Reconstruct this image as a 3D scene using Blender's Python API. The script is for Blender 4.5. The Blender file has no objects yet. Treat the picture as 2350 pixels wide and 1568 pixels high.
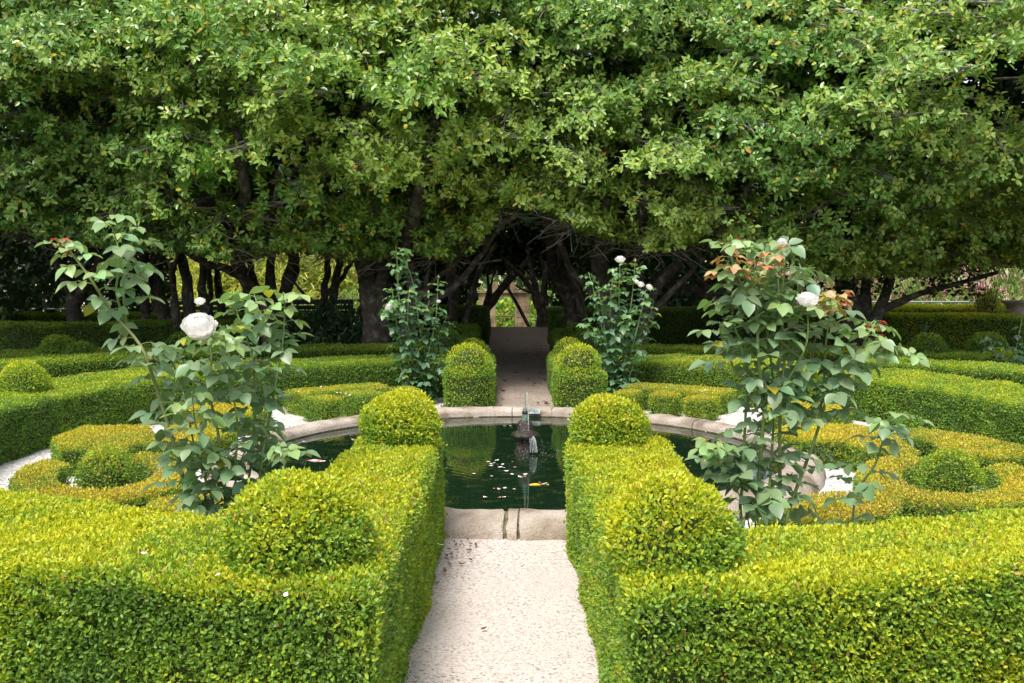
import bpy, math, random
import numpy as np
from mathutils import Vector
from mathutils.geometry import tessellate_polygon
rng = np.random.default_rng(11)
random.seed(5)
sc = bpy.context.scene
COL = sc.collection
F = 2284.0; PITCH = math.radians(4.1); CZ = 1.55
CP, SP = math.cos(PITCH), math.sin(PITCH)
CX, CY = 0.04, 8.05                      # centre of the round pond

def ray(x, y):
    u = (x - 1174.5) / F; v = (784 - y) / F
    return np.array([u, CP + v * SP, -SP + v * CP])
def gz(x, y, z=0.0):                     # measured point on a level plane
    d = ray(x, y); t = (z - CZ) / d[2]
    return np.array([d[0] * t, d[1] * t, z])
def gy(x, y, Y):                         # measured point at a known distance
    d = ray(x, y); t = Y / d[1]
    return np.array([d[0] * t, Y, CZ + d[2] * t])
def unit(a):
    return a / np.maximum(np.linalg.norm(a, axis=-1, keepdims=True), 1e-9)
def rv(n): return rng.normal(size=(n, 3))
_ph = np.random.default_rng(3).uniform(0, 6.28, (12, 3)); _dr = unit(np.random.default_rng(4).normal(size=(12, 3)))
def noise(P, s, k=0):                    # smooth value field about -1..1
    P = np.atleast_2d(P); r = np.zeros(len(P))
    for i in range(6):
        j = (i + k) % 12
        f = s * (0.7 + 0.45 * i)
        r += np.sin(P @ _dr[j] * f + _ph[j, 0] + 1.7 * np.sin(P @ _dr[(j + 5) % 12] * f * .6 + _ph[j, 1] + k))
    return r / 3.2

# ------------------------------------------------------------ mesh assembly
class Geo:
    def __init__(s): s.v = []; s.f = []; s.m = []; s.c = []; s.n = 0; s.sm = []
    def add(s, V, Fc, mat=0, col=None, smooth=False):
        V = np.asarray(V, float); Fc = np.asarray(Fc, np.int64)
        if len(V) == 0 or len(Fc) == 0: return
        s.v.append(V); s.f.append(Fc + s.n); s.n += len(V)
        s.m.append(np.full(len(Fc), mat, np.int32)); s.sm.append(np.full(len(Fc), smooth))
        if col is None: col = np.ones((len(Fc), 3)) * .5
        col = np.asarray(col, float)
        if col.ndim == 1: col = np.tile(col, (len(Fc), 1))
        s.c.append(col)
    def mesh(s, name):
        me = bpy.data.meshes.new(name)
        V = np.concatenate(s.v)
        me.vertices.add(len(V)); me.vertices.foreach_set('co', V.astype(np.float32).ravel())
        loops = np.concatenate([f.ravel() for f in s.f])
        tot = np.concatenate([np.full(len(f), f.shape[1]) for f in s.f])
        start = np.concatenate([[0], np.cumsum(tot)[:-1]])
        me.loops.add(len(loops)); me.loops.foreach_set('vertex_index', loops.astype(np.int32))
        me.polygons.add(len(tot)); me.polygons.foreach_set('loop_start', start.astype(np.int32))
        me.polygons.foreach_set('material_index', np.concatenate(s.m))
        me.polygons.foreach_set('use_smooth', np.concatenate(s.sm))
        a = me.attributes.new('col', 'FLOAT_COLOR', 'FACE')
        c = np.concatenate(s.c); c = np.concatenate([c, np.ones((len(c), 1))], 1)
        a.data.foreach_set('color', c.astype(np.float32).ravel())
        me.update(calc_edges=True)
        return me
def put(name, g, mats, parent=None, loc=None, label=None, cat=None, group=None, kind=None):
    me = g.mesh(name) if isinstance(g, Geo) else g
    if not isinstance(mats, (list, tuple)): mats = [mats]
    if len(me.materials) == 0:
        for m in mats: me.materials.append(m)
    o = bpy.data.objects.new(name, me); COL.objects.link(o)
    if parent: o.parent = parent
    if loc is not None: o.location = loc
    tag(o, label, cat, group, kind)
    return o
def tag(o, label=None, cat=None, group=None, kind=None):
    if label: o['label'] = label
    if cat: o['category'] = cat
    if group: o['group'] = group
    if kind: o['kind'] = kind
def root(name, loc, label, cat, group=None, rz=0):
    o = bpy.data.objects.new(name, None); COL.objects.link(o)
    o.location = loc; o.rotation_euler = (0, 0, rz); o.empty_display_size = .1
    tag(o, label, cat, group); return o
def shift(g, loc):                        # geometry written in world space -> local to its thing
    g.v = [V - np.asarray(loc, float) for V in g.v]; return g

# leaf templates: (along, side, lift), faces
T6 = (np.array([[0, 0, 0], [.24, .44, .07], [.70, .42, .04], [1, 0, -.08], [.70, -.42, .04], [.24, -.44, .07]]), np.array([[0, 1, 2, 3], [0, 3, 4, 5]]))
T4 = (np.array([[0, 0, 0], [.5, .5, .1], [1, 0, -.05], [.5, -.5, .1]]), np.array([[0, 1, 2], [0, 2, 3]]))
_r = []; _f = []
for i, (t, w) in enumerate([(0, .02), (.15, .34), (.38, .5), (.62, .44), (.84, .22), (1, .01)]):
    z = -.16 * t * t
    _r += [[t, w, z + abs(w) * .24], [t, 0, z], [t, -w, z + abs(w) * .24]]
    if i: b = i * 3; _f += [[b - 3, b, b + 1, b - 2], [b - 2, b + 1, b + 2, b - 1]]
TR = (np.array(_r), np.array(_f))
def leaf_geo(g, P, D, N, L, W, T, col, mat=0, smooth=False):
    n = len(P)
    if n == 0: return
    D = unit(D); S = unit(np.cross(D, N)); N = np.cross(S, D)
    L = np.broadcast_to(L, (n,))[:, None, None]; W = np.broadcast_to(W, (n,))[:, None, None]
    tv, tf = T; k = len(tv)
    V = P[:, None] + D[:, None] * (tv[None, :, :1] * L) + S[:, None] * (tv[None, :, 1:2] * W) + N[:, None] * (tv[None, :, 2:] * L)
    Fc = (np.arange(n)[:, None, None] * k + tf[None]).reshape(-1, tf.shape[1])
    g.add(V.reshape(-1, 3), Fc, mat, np.repeat(col, len(tf), axis=0), smooth)
def tube(g, pts, rad, seg=6, mat=0, col=None, cap=True, rough=0):
    pts = np.asarray(pts, float); n = len(pts); rad = np.broadcast_to(rad, (n,)).astype(float)
    T = unit(np.gradient(pts, axis=0)); ref = np.array([.31, .17, .93]) if abs(T[0][2]) < .9 else np.array([1., .1, 0])
    A = unit(np.cross(T, ref)); B = np.cross(T, A)
    th = np.arange(seg) / seg * 2 * np.pi
    V = pts[:, None] + rad[:, None, None] * (np.cos(th)[None, :, None] * A[:, None] + np.sin(th)[None, :, None] * B[:, None])
    if rough:
        q = V.reshape(-1, 3); V = V + (rough * rad[:, None] * noise(q, 2.2 / max(rad.max(), .02) * .35, 2).reshape(n, seg))[:, :, None] * (V - pts[:, None]) / np.maximum(rad[:, None, None], 1e-6)
    i = np.arange(n - 1)[:, None] * seg; j = np.arange(seg)[None]; j2 = (j + 1) % seg
    Fc = np.stack([i + j, i + j2, i + seg + j2, i + seg + j], -1).reshape(-1, 4)
    g.add(V.reshape(-1, 3), Fc, mat, col, True)
    if cap:
        c = np.concatenate([V[0], pts[:1]]); g.add(c, [[(k + 1) % seg, k, seg] for k in range(seg)], mat, col, True)
        c = np.concatenate([V[-1], pts[-1:]]); g.add(c, [[k, (k + 1) % seg, seg] for k in range(seg)], mat, col, True)
def curve(pts, n=24):                     # Catmull-Rom through points
    p = np.asarray(pts, float)
    if len(p) == 2: return p[0] + (p[1] - p[0]) * np.linspace(0, 1, n)[:, None]
    q = np.concatenate([[2 * p[0] - p[1]], p, [2 * p[-1] - p[-2]]]); out = []
    m = len(p) - 1
    for s in np.linspace(0, m - 1e-6, n):
        i = int(s); t = s - i; a, b, c, d = q[i:i + 4]
        out.append(.5 * (2 * b + (c - a) * t + (2 * a - 5 * b + 4 * c - d) * t * t + (-a + 3 * b - 3 * c + d) * t ** 3))
    return np.array(out)
def lathe(g, prof, c=(0, 0, 0), seg=24, mat=0, col=None, wob=0, sq=None):
    pr = np.asarray(prof, float); th = np.arange(seg) / seg * 2 * np.pi; n = len(pr)
    V = np.stack([pr[:, None, 0] * np.cos(th), pr[:, None, 0] * np.sin(th), np.repeat(pr[:, 1:2], seg, 1)], -1)
    if wob: V[..., :2] *= (1 + wob * noise(V.reshape(-1, 3), 18, 1).reshape(n, seg))[..., None]
    if sq is not None: V = V * np.asarray(sq)
    V = V.reshape(-1, 3) + np.asarray(c)
    i = np.arange(n - 1)[:, None] * seg; j = np.arange(seg)[None]; j2 = (j + 1) % seg
    g.add(V, np.stack([i + j, i + j2, i + seg + j2, i + seg + j], -1).reshape(-1, 4), mat, col, True)
def box(g, a, b, mat=0, col=None, bev=0.0, M=None):
    a = np.asarray(a, float); b = np.asarray(b, float)
    if bev <= 0:
        V = np.array([[x, y, z] for z in (a[2], b[2]) for y in (a[1], b[1]) for x in (a[0], b[0])])
        Fc = [[0, 2, 3, 1], [4, 5, 7, 6], [0, 1, 5, 4], [2, 6, 7, 3], [0, 4, 6, 2], [1, 3, 7, 5]]
    else:
        import bmesh
        bm = bmesh.new(); bmesh.ops.create_cube(bm, size=1)
        for v in bm.verts: v.co = Vector((a + b) / 2) + Vector([v.co[i] * (b - a)[i] for i in range(3)])
        bmesh.ops.bevel(bm, geom=bm.edges[:], offset=bev, segments=2, affect='EDGES', profile=.6)
        bmesh.ops.triangulate(bm, faces=bm.faces[:])
        V = np.array([v.co[:] for v in bm.verts]); Fc = [[v.index for v in f.verts] for f in bm.faces]; bm.free()
    if M is not None: V = np.array([(M @ Vector(p))[:] for p in V])
    g.add(V, Fc, mat, col)

# ------------------------------------------------------------ materials
def nt(name):
    m = bpy.data.materials.new(name); m.use_nodes = True; t = m.node_tree
    return m, t, t.nodes['Principled BSDF'], t.nodes['Material Output']
def leaf_mat(name, rough=.45, spec=.5, trans=.3, tint=(1.15, 1.25, .55), bump=0):
    m, t, p, o = nt(name)
    a = t.nodes.new('ShaderNodeAttribute'); a.attribute_name = 'col'
    t.links.new(a.outputs['Color'], p.inputs['Base Color'])
    p.inputs['Roughness'].default_value = rough; p.inputs['Specular IOR Level'].default_value = spec
    mul = t.nodes.new('ShaderNodeMix'); mul.data_type = 'RGBA'; mul.blend_type = 'MULTIPLY'; mul.inputs[0].default_value = 1
    t.links.new(a.outputs['Color'], mul.inputs[6]); mul.inputs[7].default_value = (*tint, 1)
    tr = t.nodes.new('ShaderNodeBsdfTranslucent'); t.links.new(mul.outputs[2], tr.inputs['Color'])
    mx = t.nodes.new('ShaderNodeMixShader'); mx.inputs[0].default_value = trans
    t.links.new(p.outputs[0], mx.inputs[1]); t.links.new(tr.outputs[0], mx.inputs[2]); t.links.new(mx.outputs[0], o.inputs['Surface'])
    return m
def noise_mat(name, stops, scale=8, rough=.85, bump=.3, bscale=60, detail=6, spec=.3, coords='Object', dist=.01, extra=None):
    m, t, p, o = nt(name)
    tc = t.nodes.new('ShaderNodeTexCoord'); n = t.nodes.new('ShaderNodeTexNoise'); n.inputs['Scale'].default_value = scale; n.inputs['Detail'].default_value = detail
    t.links.new(tc.outputs[coords], n.inputs['Vector'])
    r = t.nodes.new('ShaderNodeValToRGB'); e = r.color_ramp.elements
    while len(e) < len(stops): e.new(.5)
    for k, (pos, c) in enumerate(stops): e[k].position = pos; e[k].color = (*c, 1)
    t.links.new(n.outputs['Fac'], r.inputs['Fac']); out = r.outputs['Color']
    if extra:                             # second, finer speckle
        sc2, c2, lo, hi = extra
        n2 = t.nodes.new('ShaderNodeTexNoise'); n2.inputs['Scale'].default_value = sc2; n2.inputs['Detail'].default_value = 3
        t.links.new(tc.outputs[coords], n2.inputs['Vector'])
        mr = t.nodes.new('ShaderNodeMapRange'); mr.inputs[1].default_value = lo; mr.inputs[2].default_value = hi
        t.links.new(n2.outputs['Fac'], mr.inputs[0])
        mx = t.nodes.new('ShaderNodeMix'); mx.data_type = 'RGBA'; t.links.new(mr.outputs[0], mx.inputs[0]); t.links.new(out, mx.inputs[6]); mx.inputs[7].default_value = (*c2, 1); out = mx.outputs[2]
    t.links.new(out, p.inputs['Base Color'])
    p.inputs['Roughness'].default_value = rough; p.inputs['Specular IOR Level'].default_value = spec
    if bump:
        b = t.nodes.new('ShaderNodeBump'); b.inputs['Strength'].default_value = bump; b.inputs['Distance'].default_value = dist
        n3 = t.nodes.new('ShaderNodeTexNoise'); n3.inputs['Scale'].default_value = bscale; n3.inputs['Detail'].default_value = 5
        t.links.new(tc.outputs[coords], n3.inputs['Vector']); t.links.new(n3.outputs['Fac'], b.inputs['Height']); t.links.new(b.outputs[0], p.inputs['Normal'])
    return m
def plain(name, c, rough=.5, metal=0, spec=.5, trans=0):
    m, t, p, o = nt(name); p.inputs['Base Color'].default_value = (*c, 1); p.inputs['Roughness'].default_value = rough
    p.inputs['Metallic'].default_value = metal; p.inputs['Specular IOR Level'].default_value = spec
    if trans: p.inputs['Transmission Weight'].default_value = trans; p.inputs['IOR'].default_value = 1.33
    return m
def gravel_mat(name, c_lo, c_hi, c_dark, vs=75, patch=None):
    m, t, p, o = nt(name); tc = t.nodes.new('ShaderNodeTexCoord')
    v = t.nodes.new('ShaderNodeTexVoronoi'); v.inputs['Scale'].default_value = vs; t.links.new(tc.outputs['Object'], v.inputs['Vector'])
    sep = t.nodes.new('ShaderNodeSeparateColor'); t.links.new(v.outputs['Color'], sep.inputs[0])
    r = t.nodes.new('ShaderNodeValToRGB'); e = r.color_ramp.elements
    e[0].position = 0; e[0].color = (*c_dark, 1); e[1].position = 1; e[1].color = (*c_hi, 1); e.new(.2).color = (*c_lo, 1); 
    t.links.new(sep.outputs[0], r.inputs[0]); out = r.outputs[0]
    n = t.nodes.new('ShaderNodeTexNoise'); n.inputs['Scale'].default_value = 1.6; n.inputs['Detail'].default_value = 5; t.links.new(tc.outputs['Object'], n.inputs['Vector'])
    mr = t.nodes.new('ShaderNodeMapRange'); mr.inputs[1].default_value = .38; mr.inputs[2].default_value = .72; t.links.new(n.outputs[0], mr.inputs[0])
    mx = t.nodes.new('ShaderNodeMix'); mx.data_type = 'RGBA'; t.links.new(mr.outputs[0], mx.inputs[0]); t.links.new(out, mx.inputs[6]); mx.inputs[7].default_value = (*(patch or c_lo), 1)
    mm = t.nodes.new('ShaderNodeMath'); mm.operation = 'MULTIPLY'; mm.inputs[1].default_value = .6; t.links.new(mr.outputs[0], mm.inputs[0]); t.links.new(mm.outputs[0], mx.inputs[0])
    t.links.new(mx.outputs[2], p.inputs['Base Color']); p.inputs['Roughness'].default_value = .9; p.inputs['Specular IOR Level'].default_value = .2
    b = t.nodes.new('ShaderNodeBump'); b.inputs['Strength'].default_value = .7; b.inputs['Distance'].default_value = .006; b.invert = True
    t.links.new(v.outputs['Distance'], b.inputs['Height']); t.links.new(b.outputs[0], p.inputs['Normal'])
    return m
M = {}
M['box'] = leaf_mat('box_leaf', .42, .45, .32)
M['camellia'] = leaf_mat('camellia_leaf', .34, .6, .24, (.95, 1.3, .4))
M['rose'] = leaf_mat('rose_leaf', .40, .6, .25, (1.2, 1.4, .6))
M['herb'] = leaf_mat('shrub_leaf', .6, .3, .35)
M['petal'] = leaf_mat('rose_petal', .6, .2, .5, (1.05, 1.03, 1.0))
M['core'] = noise_mat('inner_twigs', [(.35, (.03, .045, .012)), (.65, (.075, .085, .03))], 25, .95, 0)
M['stem'] = leaf_mat('green_stem', .5, .4, 0)
M['bark'] = noise_mat('camellia_bark', [(.35, (.055, .045, .035)), (.55, (.11, .094, .076)), (.70, (.25, .24, .205))], 9, .9, .6, 40, dist=.02, extra=(55, (.26, .27, .23), .62, .7))
M['twig'] = noise_mat('grey_twig', [(.35, (.15, .13, .11)), (.65, (.32, .30, .26))], 9, .9, 0)
M['stone'] = noise_mat('granite_coping', [(.34, (.20, .155, .11)), (.47, (.42, .34, .27)), (.66, (.58, .50, .43))], 4.5, .88, .8, 70, detail=9, dist=.015, extra=(190, (.24, .19, .15), .48, .70))
M['mortar'] = noise_mat('mossy_mortar', [(.4, (.10, .11, .05)), (.6, (.25, .2, .13))], 30, .95, .6, 80)
M['basin'] = noise_mat('basin_wall', [(.4, (.09, .07, .04)), (.62, (.2, .15, .09))], 12, .8, .4, 60)
M['path'] = gravel_mat('pink_gravel', (.56, .47, .42), (.80, .71, .66), (.24, .18, .15), 110, (.60, .51, .455))
M['white'] = gravel_mat('white_chippings', (.50, .46, .43), (.82, .79, .77), (.16, .13, .11), 48, (.66, .62, .60))
M['earth'] = gravel_mat('brown_sand', (.36, .28, .235), (.50, .405, .35), (.12, .08, .065), 60, (.28, .21, .175))
M['soil'] = noise_mat('garden_soil', [(.4, (.06, .045, .03)), (.6, (.12, .09, .065))], 4, .95, .5, 30)

def hillmat():
    return noise_mat('dry_bank', [(.3, (.30, .30, .12)), (.5, (.42, .36, .24)), (.7, (.52, .38, .32))], 1.3, .95, .6, 8, dist=.1, extra=(9, (.16, .22, .07), .5, .62))
M['bank'] = hillmat()

# ------------------------------------------------------------ box hedges
YOUNG = np.array([.62, .61, .03]); GREEN = np.array([.25, .41, .045]); DARK = np.array([.11, .215, .045]); DRY = np.array([.58, .34, .12])
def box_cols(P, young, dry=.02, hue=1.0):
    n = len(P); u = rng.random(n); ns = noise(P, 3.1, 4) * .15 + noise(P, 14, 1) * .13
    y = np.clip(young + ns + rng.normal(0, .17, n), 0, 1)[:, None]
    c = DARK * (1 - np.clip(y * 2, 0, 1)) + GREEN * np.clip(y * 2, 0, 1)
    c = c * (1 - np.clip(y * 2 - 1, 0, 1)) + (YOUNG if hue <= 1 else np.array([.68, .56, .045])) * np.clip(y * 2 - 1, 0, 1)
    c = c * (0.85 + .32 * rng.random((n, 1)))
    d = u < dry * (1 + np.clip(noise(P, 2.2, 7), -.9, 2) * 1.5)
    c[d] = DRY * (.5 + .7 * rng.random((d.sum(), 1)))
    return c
def thin(P, N):                           # fewer leaves where nothing in view looks
    cam = np.array([0, 0, CZ]); d = P - cam
    keep = np.ones(len(P)); y = np.maximum(d[:, 1], .3)
    keep[(np.abs(d[:, 0]) / y > .60) | (d[:, 2] / y < -.55)] = .35
    back = np.einsum('ij,ij->i', N, -unit(d)) < -.15
    keep[back] = np.minimum(keep[back], .4)
    return rng.random(len(P)) < keep
def box_leaves(g, P, N, L, young, dry, T, top_bonus=.36, hue=1.0):
    wk = 1.0 if hue <= 1 else .35; top_bonus = top_bonus + (.2 if hue > 1.2 else 0)
    k = thin(P, N); P = P[k]; N = N[k]
    gap = noise(P, 16, 3) + .6 * noise(P, 40, 8)
    k = rng.random(len(P)) < np.clip(1.15 + gap * .35, .45, 1); P = P[k]; N = N[k]
    n = len(P)
    up = np.clip(N[:, 2:3], 0, 1)
    wob = (noise(P, 1.9, 6) * .016 + noise(P, 5, 2) * .012 + noise(P, 17, 5) * .010)[:, None]
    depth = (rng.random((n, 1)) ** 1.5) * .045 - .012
    P = P + N * (wob * wk - depth * (1 if L < .03 else 1.6))
    P = P + N * ((rng.random((n, 1)) < .02) * rng.random((n, 1)) * .03)
    D = unit(N * .6 + rv(n) * .62 + np.array([0, 0, .28]))
    Nn = unit(N * .5 + rv(n) * .7 + np.array([0, 0, .35]))
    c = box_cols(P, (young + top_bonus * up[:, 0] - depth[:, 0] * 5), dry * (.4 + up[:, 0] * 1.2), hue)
    s = L * rng.uniform(.75, 1.2, n)
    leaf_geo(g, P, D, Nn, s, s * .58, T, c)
def pip(pts, poly):
    x, y = pts[:, 0], pts[:, 1]; ins = np.zeros(len(pts), bool); q = np.roll(poly, 1, 0)
    for (x1, y1), (x2, y2) in zip(poly, q):
        c = ((y1 > y) != (y2 > y)) & (x < (x2 - x1) * (y - y1) / (y2 - y1 + 1e-12) + x1); ins ^= c
    return ins
def edge_dist(pts, poly):
    best = np.full(len(pts), 9e9); nx = np.zeros((len(pts), 2)); q = np.roll(poly, -1, 0)
    for a, b in zip(poly, q):
        ab = b - a; l2 = max(ab @ ab, 1e-12); t = np.clip(((pts - a) @ ab) / l2, 0, 1); pr = a + t[:, None] * ab
        d = np.linalg.norm(pts - pr, axis=1); k = d < best; best[k] = d[k]
        nx[k] = np.array([ab[1], -ab[0]]) / math.sqrt(l2)
    return best, nx
def ccw(poly):
    poly = np.asarray(poly, float); x, y = poly[:, 0], poly[:, 1]
    return poly if (x * np.roll(y, -1) - np.roll(x, -1) * y).sum() > 0 else poly[::-1]
def hedge(g, poly, h, L=.02, cover=2.4, young=.5, dry=.02, T=T6, rr=.05, z0=0.0, holes=None, hue=1.0, coremat=1):
    hf = h if callable(h) else (lambda p: np.full(len(p), float(h)))
    poly = ccw(poly)
    # inner mass
    q = np.roll(poly, -1, 0); e = unit(q - poly); nrm = np.stack([e[:, 1], -e[:, 0]], 1); vn = unit(nrm + np.roll(nrm, 1, 0))
    ins = poly - vn * .035; zt = hf(poly) - .035; n = len(poly)
    V = np.concatenate([np.c_[ins, np.full(n, z0)], np.c_[ins, zt - .03], np.c_[poly - vn * .075, zt]])
    side = [[i, (i + 1) % n, n + (i + 1) % n, n + i] for i in range(n)] + [[n + i, n + (i + 1) % n, 2 * n + (i + 1) % n, 2 * n + i] for i in range(n)]
    g.add(V, side, coremat)
    tri = tessellate_polygon([[Vector((*p, 0)) for p in V[2 * n:, :2]]])
    g.add(V[2 * n:], [list(t) for t in tri], coremat)
    la = L * L * .58 * .62
    # sides
    seg = np.linalg.norm(q - poly, axis=1); per = seg.sum(); hm = hf(poly).mean() - z0
    ns = int(cover * per * hm / la); s = rng.choice(n, ns, p=seg / per); t = rng.random(ns)[:, None]
    xy = poly[s] * (1 - t) + q[s] * t; z = z0 + rng.random(ns) * (hf(xy) - z0)
    N = np.c_[nrm[s], np.zeros(ns)]; tt = np.clip((z - (hf(xy) - rr)) / rr, 0, 1)
    xy = xy - nrm[s] * (rr * (1 - np.sqrt(np.clip(1 - tt ** 2, 0, 1))))[:, None] * .8
    N[:, 2] = tt * .9
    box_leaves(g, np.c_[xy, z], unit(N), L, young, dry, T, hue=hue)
    # top
    lo, hi = poly.min(0), poly.max(0); m = int(cover * 1.1 * (hi - lo).prod() / la)
    pts = lo + rng.random((m, 2)) * (hi - lo); pts = pts[pip(pts, poly)]
    d, nx = edge_dist(pts, poly); tt = np.clip(1 - d / rr, 0, 1)
    z = hf(pts) - rr * (1 - np.sqrt(np.clip(1 - tt ** 2, 0, 1))) * .8
    N = unit(np.c_[nx * tt[:, None] * .9, np.ones(len(pts))])
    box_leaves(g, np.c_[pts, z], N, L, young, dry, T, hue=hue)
def ball(g, c, r, L=.02, cover=2.4, young=.5, dry=.02, T=T6, sq=1.0, zmin=-.5, cyl=0.0, hue=1.0):
    c = np.asarray(c, float); seg = 20
    th = np.linspace(0, math.pi, 12)
    prof = [(max((r - .04) * math.sin(a), .001), (r - .04) * math.cos(a) * sq) for a in th if math.cos(a) >= zmin - .2]
    lathe(g, prof[::-1], c, seg, 1)
    if cyl: lathe(g, [(r - .045, -cyl), (r - .04, 0)], c, seg, 1)
    n = int(cover * 4 * math.pi * r * r / (L * L * .36)); d = unit(rv(n)); d = d[d[:, 2] > zmin]
    P = c + d * r * np.array([1, 1, sq]) * (1 + .045 * noise(d, 3.0, int(abs(c[0]) * 10) % 9))[:, None]
    box_leaves(g, P, d, L, young, dry, T, hue=hue)
    if cyl:
        n = int(cover * 2 * math.pi * r * cyl / (L * L * .36)); a = rng.random(n) * 6.283
        d = np.c_[np.cos(a), np.sin(a), np.zeros(n)]; P = c + d * r - np.c_[np.zeros((n, 2)), rng.random(n) * cyl]
        box_leaves(g, P, d, L, young, dry, T, hue=hue)
def arc(r, a0, a1, n=28): a = np.radians(np.linspace(a0, a1, n)); return np.c_[CX + r * np.cos(a), CY + r * np.sin(a)]
BM = [M['box'], M['core']]
def hgt(p): return np.interp(p[:, 1], [5.3, 8.2], [.60, .435])

def topiary_hedge(loc, polys, balls, label, group=None, **kw):
    r = root('box_hedge', loc, label, 'hedge', group)
    g = Geo()
    for p in polys: hedge(g, p, kw.get('h', hgt), kw.get('L', .02), kw.get('cover', 2.4), kw.get('young', .5), kw.get('dry', .02), kw.get('T', T6), hue=kw.get('hue', 1.0))
    put('clipped_foliage', shift(g, loc), BM, r)
    for (c, rad, sq) in balls:
        b = Geo(); ball(b, c, rad, kw.get('bL', kw.get('L', .02)) , kw.get('cover', 2.4), kw.get('byoung', kw.get('young', .5) + .08), .02, kw.get('T', T6), sq, hue=kw.get('hue', 1.0))
        put('topiary_ball', shift(b, loc), BM, r)
    return r
RO, RI = 5.2, 4.12
# front left: path arm and the ring's front quarter
aL = math.degrees(math.asin(-1)) 
def front_poly(x0, x1, side):
    # x0 path side, x1 far side of the arm; side -1 left, +1 right
    a_out = math.degrees(math.asin((x0 - CX) / RO)); ri = 4.40 if side < 0 else 4.54; a_in = math.degrees(math.asin((x1 - CX) / ri))
    end = 66 if side < 0 else 62
    o = arc(RO, -90 + a_out, -90 + side * end, 30) ; i = arc(ri, -90 + side * end, -90 + a_in, 26)
    yo = 5.78
    xe = x0 - (.035 if side > 0 else 0)
    arm = np.array([[x1, yo - .9], [x1, yo - .06], [x1 + (-side) * .05, yo], [xe + side * .05, yo], [xe, yo - .06], [(x0 + xe) / 2, 4.6], [x0, 3.6]])
    return np.concatenate([o, i, arm])
topiary_hedge((-1.0, 4.2, 0), [front_poly(-.425, -.86, -1)], [((-.695, 3.20, .655), .222, 1.04), ((-.615, 5.42, .675), .205, .98)],
    'low box hedge with two clipped balls on the left side of the near gravel path', 'box hedges flanking the near path', L=.0168, young=.47, byoung=.58, dry=.018, cover=3.2)
topiary_hedge((.9, 4.2, 0), [front_poly(.352, .84, 1)], [((.52, 3.20, .66), .216, 1.05), ((.525, 5.42, .672), .20, 1.0)],
    'low box hedge with two clipped balls on the right side of the near gravel path', 'box hedges flanking the near path', L=.0168, young=.47, byoung=.58, dry=.018, cover=3.2)
# the ring's back quarters with their arms along the far path
def back_poly(x0, x1, side):
    a_in = math.degrees(math.asin((x1 - CX) / RI)); a_out = math.degrees(math.asin((x0 - CX) / RO))
    end = 118
    i = arc(RI, 90 - a_in, 90 - side * end, 34); o = arc(RO, 90 - side * end, 90 - a_out, 36)
    return np.concatenate([i, o, np.array([[x0, 12.4], [x0, 11.0], [x1, 11.0]])])
topiary_hedge((-3.9, 9.5, 0), [back_poly(-.24, -.62, -1)], [((-4.5, 9.12, .47), .225, 1.0)],
    'curved box hedge behind the pond, left of the far path, ending in a round ball', 'box hedges round the back of the pond', L=.021, young=.20, byoung=.5, cover=2.3, T=T4)
topiary_hedge((3.9, 9.5, 0), [back_poly(.50, .88, 1)], [],
    'curved clipped box hedge behind the pond right of the far path', 'box hedges round the back of the pond', L=.021, young=.27, cover=2.3, T=T4)
# two-tier balls at the rim and behind
def domed(c, r, z1, label, young, r2=None, z2=None, group='domed box bushes beside the far path', L=.02):
    o = root('box_bush', (c[0], c[1], 0), label, 'box bush', group); g = Geo()
    ball(g, (0, 0, z1), r, L, 2.4, young, .01, T6, .45, -.1, z1)
    put('lower_drum', g, BM, o)
    g = Geo(); ball(g, (0, .02, z2), r2, L, 2.4, young + .1, .01, T6, 1.0, -.35)
    put('clipped_dome', g, BM, o)
domed((-.47, 10.72), .262, .43, 'bright domed box bush on the far pond rim, left of the path', .42, .225, .52)
domed((.73, 10.72), .272, .40, 'bright domed box bush on the far pond rim, right of the path', .42, .215, .53)
domed((-.50, 12.9), .23, .34, 'darker domed box bush behind the left rim bush', .28, .19, .44)
domed((.75, 12.9), .25, .36, 'darker domed box bush behind the right rim bush', .28, .2, .44)

# ------------------------------------------------------------ parterre inside the ring
def ell(cx, cy, a, b, rot, n=26, a0=0, a1=360):
    t = np.radians(np.linspace(a0, a1, n, endpoint=(a1 - a0) < 360)); c, s = math.cos(rot), math.sin(rot)
    x, y = a * np.cos(t), b * np.sin(t); return np.c_[cx + x * c - y * s, cy + x * s + y * c]
def low(name, poly, label, h=.21, L=.018, young=.30, dry=.07, group='low box edging in the white gravel bed', b=None, hue=1.3):
    poly = ccw(np.asarray(poly)); c = poly.mean(0); loc = (c[0], c[1], 0)
    o = root('box_edging', loc, label, 'box edging', group); g = Geo()
    hedge(g, poly, h, L, 2.1, young, dry, T4, .035, hue=hue); put('clipped_foliage', shift(g, loc), BM, o)
    if b: g = Geo(); ball(g, b[0], b[1], L, 2.2, young + .15, dry * .3, T4, 1.15); put('topiary_ball', shift(g, loc), BM, o)
def cshape(cx, cy, rot, a=.84, b=.55, ai=.55, bi=.31, open0=35, open1=325):
    o = ell(cx, cy, a, b, rot, 30, open0, open1); i = ell(cx, cy, ai, bi, rot, 24, open0, open1)[::-1]; return np.concatenate([o, i])
def poly_block(r0, r1, a0, a1, n=8): return np.concatenate([arc(r0, a0, a1, n), arc(r1, a1, a0, n)])
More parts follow.
